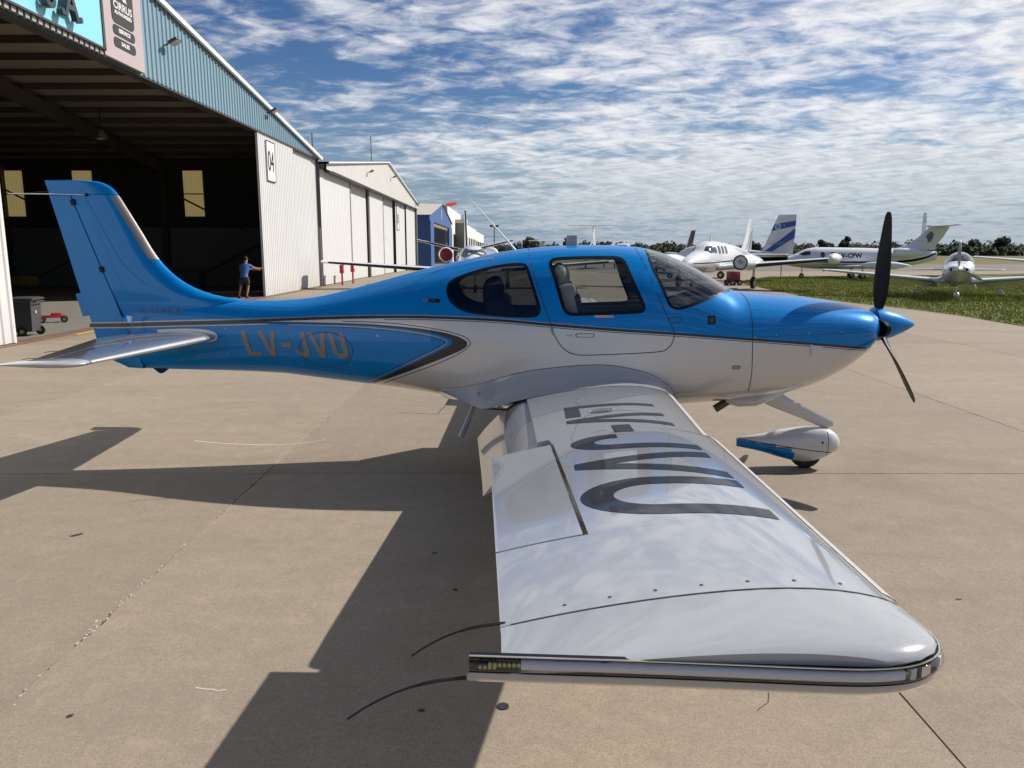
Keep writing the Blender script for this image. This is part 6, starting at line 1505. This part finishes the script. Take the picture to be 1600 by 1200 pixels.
def person():
    E_ = empty('person', (-11.42, 25.95, 0), 0, 'person in blue shirt and dark shorts pushing the edge of the number 04 hangar door', 'person')
    # seen from behind: +y is away from the camera, +x is towards the door leaf
    pel = (0, 0, .92, .115); wst = (.02, .03, 1.08, .11); chs = (.05, .07, 1.30, .14); nek = (.07, .10, 1.47, .058); hd1 = (.08, .12, 1.58, .085); hd2 = (.08, .13, 1.68, .085)
    pts = [pel, wst, chs, nek, hd1, hd2,
           (-.09, 0, .86, .095), (-.17, .05, .48, .062), (-.24, -.04, .10, .042), (-.24, .10, .035, .036),
           (.09, .02, .86, .095), (.12, .12, .48, .062), (.07, .02, .10, .042), (.08, .15, .035, .036),
           (.22, .11, 1.38, .062), (.40, .22, 1.27, .045), (.55, .34, 1.25, .034), (.60, .38, 1.26, .030),
           (-.13, .10, 1.38, .062), (-.05, .33, 1.24, .045), (.22, .42, 1.22, .034), (.50, .43, 1.20, .030)]
    ed = [(0, 1), (1, 2), (2, 3), (3, 4), (4, 5), (0, 6), (6, 7), (7, 8), (8, 9), (0, 10), (10, 11), (11, 12), (12, 13), (2, 14), (14, 15), (15, 16), (16, 17), (2, 18), (18, 19), (19, 20), (20, 21)]
    body = skin_mesh('body', pts, ed, SKIN, E_)
    for base_ in ((.60, .38, 1.26), (.50, .43, 1.20)):
        for k, (dz, ln) in enumerate(((.035, .07), (.013, .085), (-.009, .08), (-.03, .06))):
            tube('finger', [(base_[0], base_[1], base_[2] + dz), (base_[0] + ln * .6, base_[1] + .02, base_[2] + dz), (base_[0] + ln, base_[1] + .05, base_[2] + dz)], [.009, .009, .007], SKIN, body, 6)
    skin_mesh('shirt', [(0, .0, .82, .15), (0, .0, .95, .165), (.02, .03, 1.08, .168), (.05, .07, 1.30, .185), (.065, .095, 1.42, .085), (.22, .11, 1.38, .085), (.35, .19, 1.30, .07), (-.13, .10, 1.38, .085), (-.08, .25, 1.29, .07)], [(0, 1), (1, 2), (2, 3), (3, 4), (3, 5), (5, 6), (3, 7), (7, 8)], SHIRT, E_)
    skin_mesh('shorts', [(0, 0, 1.0, .165), (-.09, 0, .84, .135), (-.150, .03, .53, .12), (.09, .02, .84, .135), (.118, .10, .53, .12)], [(0, 1), (1, 2), (0, 3), (3, 4)], SHORT, E_)
    bm = bmesh.new(); bmesh.ops.create_uvsphere(bm, u_segments=14, v_segments=10, radius=.102)
    bmesh.ops.delete(bm, geom=[v for v in bm.verts if v.co.z < -.03 and v.co.y > -.02], context='VERTS')
    for v in bm.verts: v.co += Vector((.08, .118, 1.67))
    bm_obj('hair', bm, E_, HAIR, True)
    for x, y in ((-.24, .03), (.075, .09)): box('shoe', (x, y, .045), (.10, .27, .085), SHOE, E_, None, .03)
person()
# wheeled bin
BIN = mat('grey_bin_plastic', (.055, .056, .06), .5, 0, 0, .1, 5)
e = empty('wheeled_bin', (-11.62, 11.3, 0), .15, 'dark grey wheeled bin with lid, beside the near door leaf', 'bin'); e.scale = (.86, .86, .86)
loft('bin_body', [[(sx * a, sy * b, z) for sx, sy in ((-1, -1), (1, -1), (1, 1), (-1, 1))] for z, a, b in ((.12, .22, .25), (.13, .24, .27), (.95, .29, .33), (1.0, .31, .35))], BIN, e, smooth=False)
loft('lid', [[(sx * a + ox, sy * b, z) for sx, sy in ((-1, -1), (1, -1), (1, 1), (-1, 1))] for z, a, b, ox in ((1.005, .34, .38, .02), (1.04, .34, .38, .02), (1.07, .26, .3, .0))], BIN, e, smooth=False)
for s in (-1, 1): wheel('wheel', e, (s * .12 + .1, s * .27 * 1.02, .13), .13, .06)
tube('handle', [(.33, -.25, .93), (.40, -.25, .95), (.40, .25, .95), (.33, .25, .93)], .018, BIN, e, 8)
box('bin_emblem', (.286, -.05, .66), (.008, .10, .08), PGREY, e)
# red tow trolley
e = empty('tow_trolley', (-13.0, 14.7, 0), .5, 'low red trolley jack with dark wheels on the hangar floor', 'trolley'); e.scale = (.85, .85, .85)
box('frame', (0, 0, .20), (.75, .30, .07), REDP, e, None, .015); box('saddle', (.1, 0, .27), (.32, .2, .08), REDP, e, None, .02); box('crossbar', (-.32, 0, .2), (.06, .6, .06), REDP, e)
for x, y in ((-.32, -.28), (-.32, .28), (.32, -.18), (.32, .18)): wheel('wheel', e, (x, y, .11), .11, .07)
tube('handle', [(-.38, 0, .22), (-1.0, .1, .18), (-1.35, .1, .12)], .022, DARK, e, 8)
# red hose and extinguisher stands
def stand(x, y, label, dark):
    e = empty('fire_point', (x, y, 0), 0, label, 'fire stand', 'red fire stands at the hangar corner'); e.scale = (.8, .8, .78)
    for dy in (-.16, .16): tube('post', [(0, dy, 0), (0, dy, 1.25)], .035, REDP, e, 8)
    box('cabinet', (0, 0, 1.22), (.24, .52, .62), REDP, e, None, .02); box('canopy', (.03, 0, 1.62), (.45, .75, .05), REDP if not dark else GUT, e)
    box('notice', (.125, .05, 1.3), (.01, .26, .26), WTRIM if dark else PGREY, e)
    return e
stand(-10.0, 38.6, 'red fire point on two posts with plain red cabinet, nearer to the open hangar', False)
b2 = stand(-9.9, 41.2, 'red fire point with a white notice, behind the nearer one', True)
# red ground power cart under the turboprop
e = empty('ground_power_cart', (13.0, 38.5, 0), .3, 'red ground power cart under the wing of the white turboprop', 'cart')
box('cabinet', (0, 0, .56), (.62, .55, .5), mat('faded_red_paint', (.22, .015, .018), .5), e, None, .04); box('chassis', (0, 0, .28), (.7, .6, .08), DARK, e)
for x in (-.25, .25):
    for y in (-.29, .29): wheel('wheel', e, (x, y, .17), .17, .09)
e = empty('marker_pole', (18.9, 47.5, 0), 0, 'thin dark pole standing on the grass edge below the striped fin', 'pole')
tube('pole', [(0, 0, 0), (0, 0, 1.5)], .03, GUT, e, 6); lathe('base', [(0, .15), (.05, .14), (.06, 0)], GUT, e, Matrix.Rotation(-PI / 2, 4, 'Y'), 10)
# things kept inside the hangar
e = empty('workbench', (-19.5, 35.6, 0), 0, 'grey workbench with cabinets along the far hangar wall', 'workbench')
box('top', (0, 0, .95), (5.0, .8, .08), STEEL, e)
for i in range(4): box('cabinet', (-1.85 + i * 1.23, 0, .45), (1.15, .7, .88), mat('cabinet_grey', (.12, .12, .125), .5), e)
tag(box('crate', (-25.5, 33.5, .45), (1.1, .6, .45), mat('yellow_crate', (.45, .27, .04), .6), None, None, .03), 'yellow crate on the floor inside the dark hangar', 'crate')
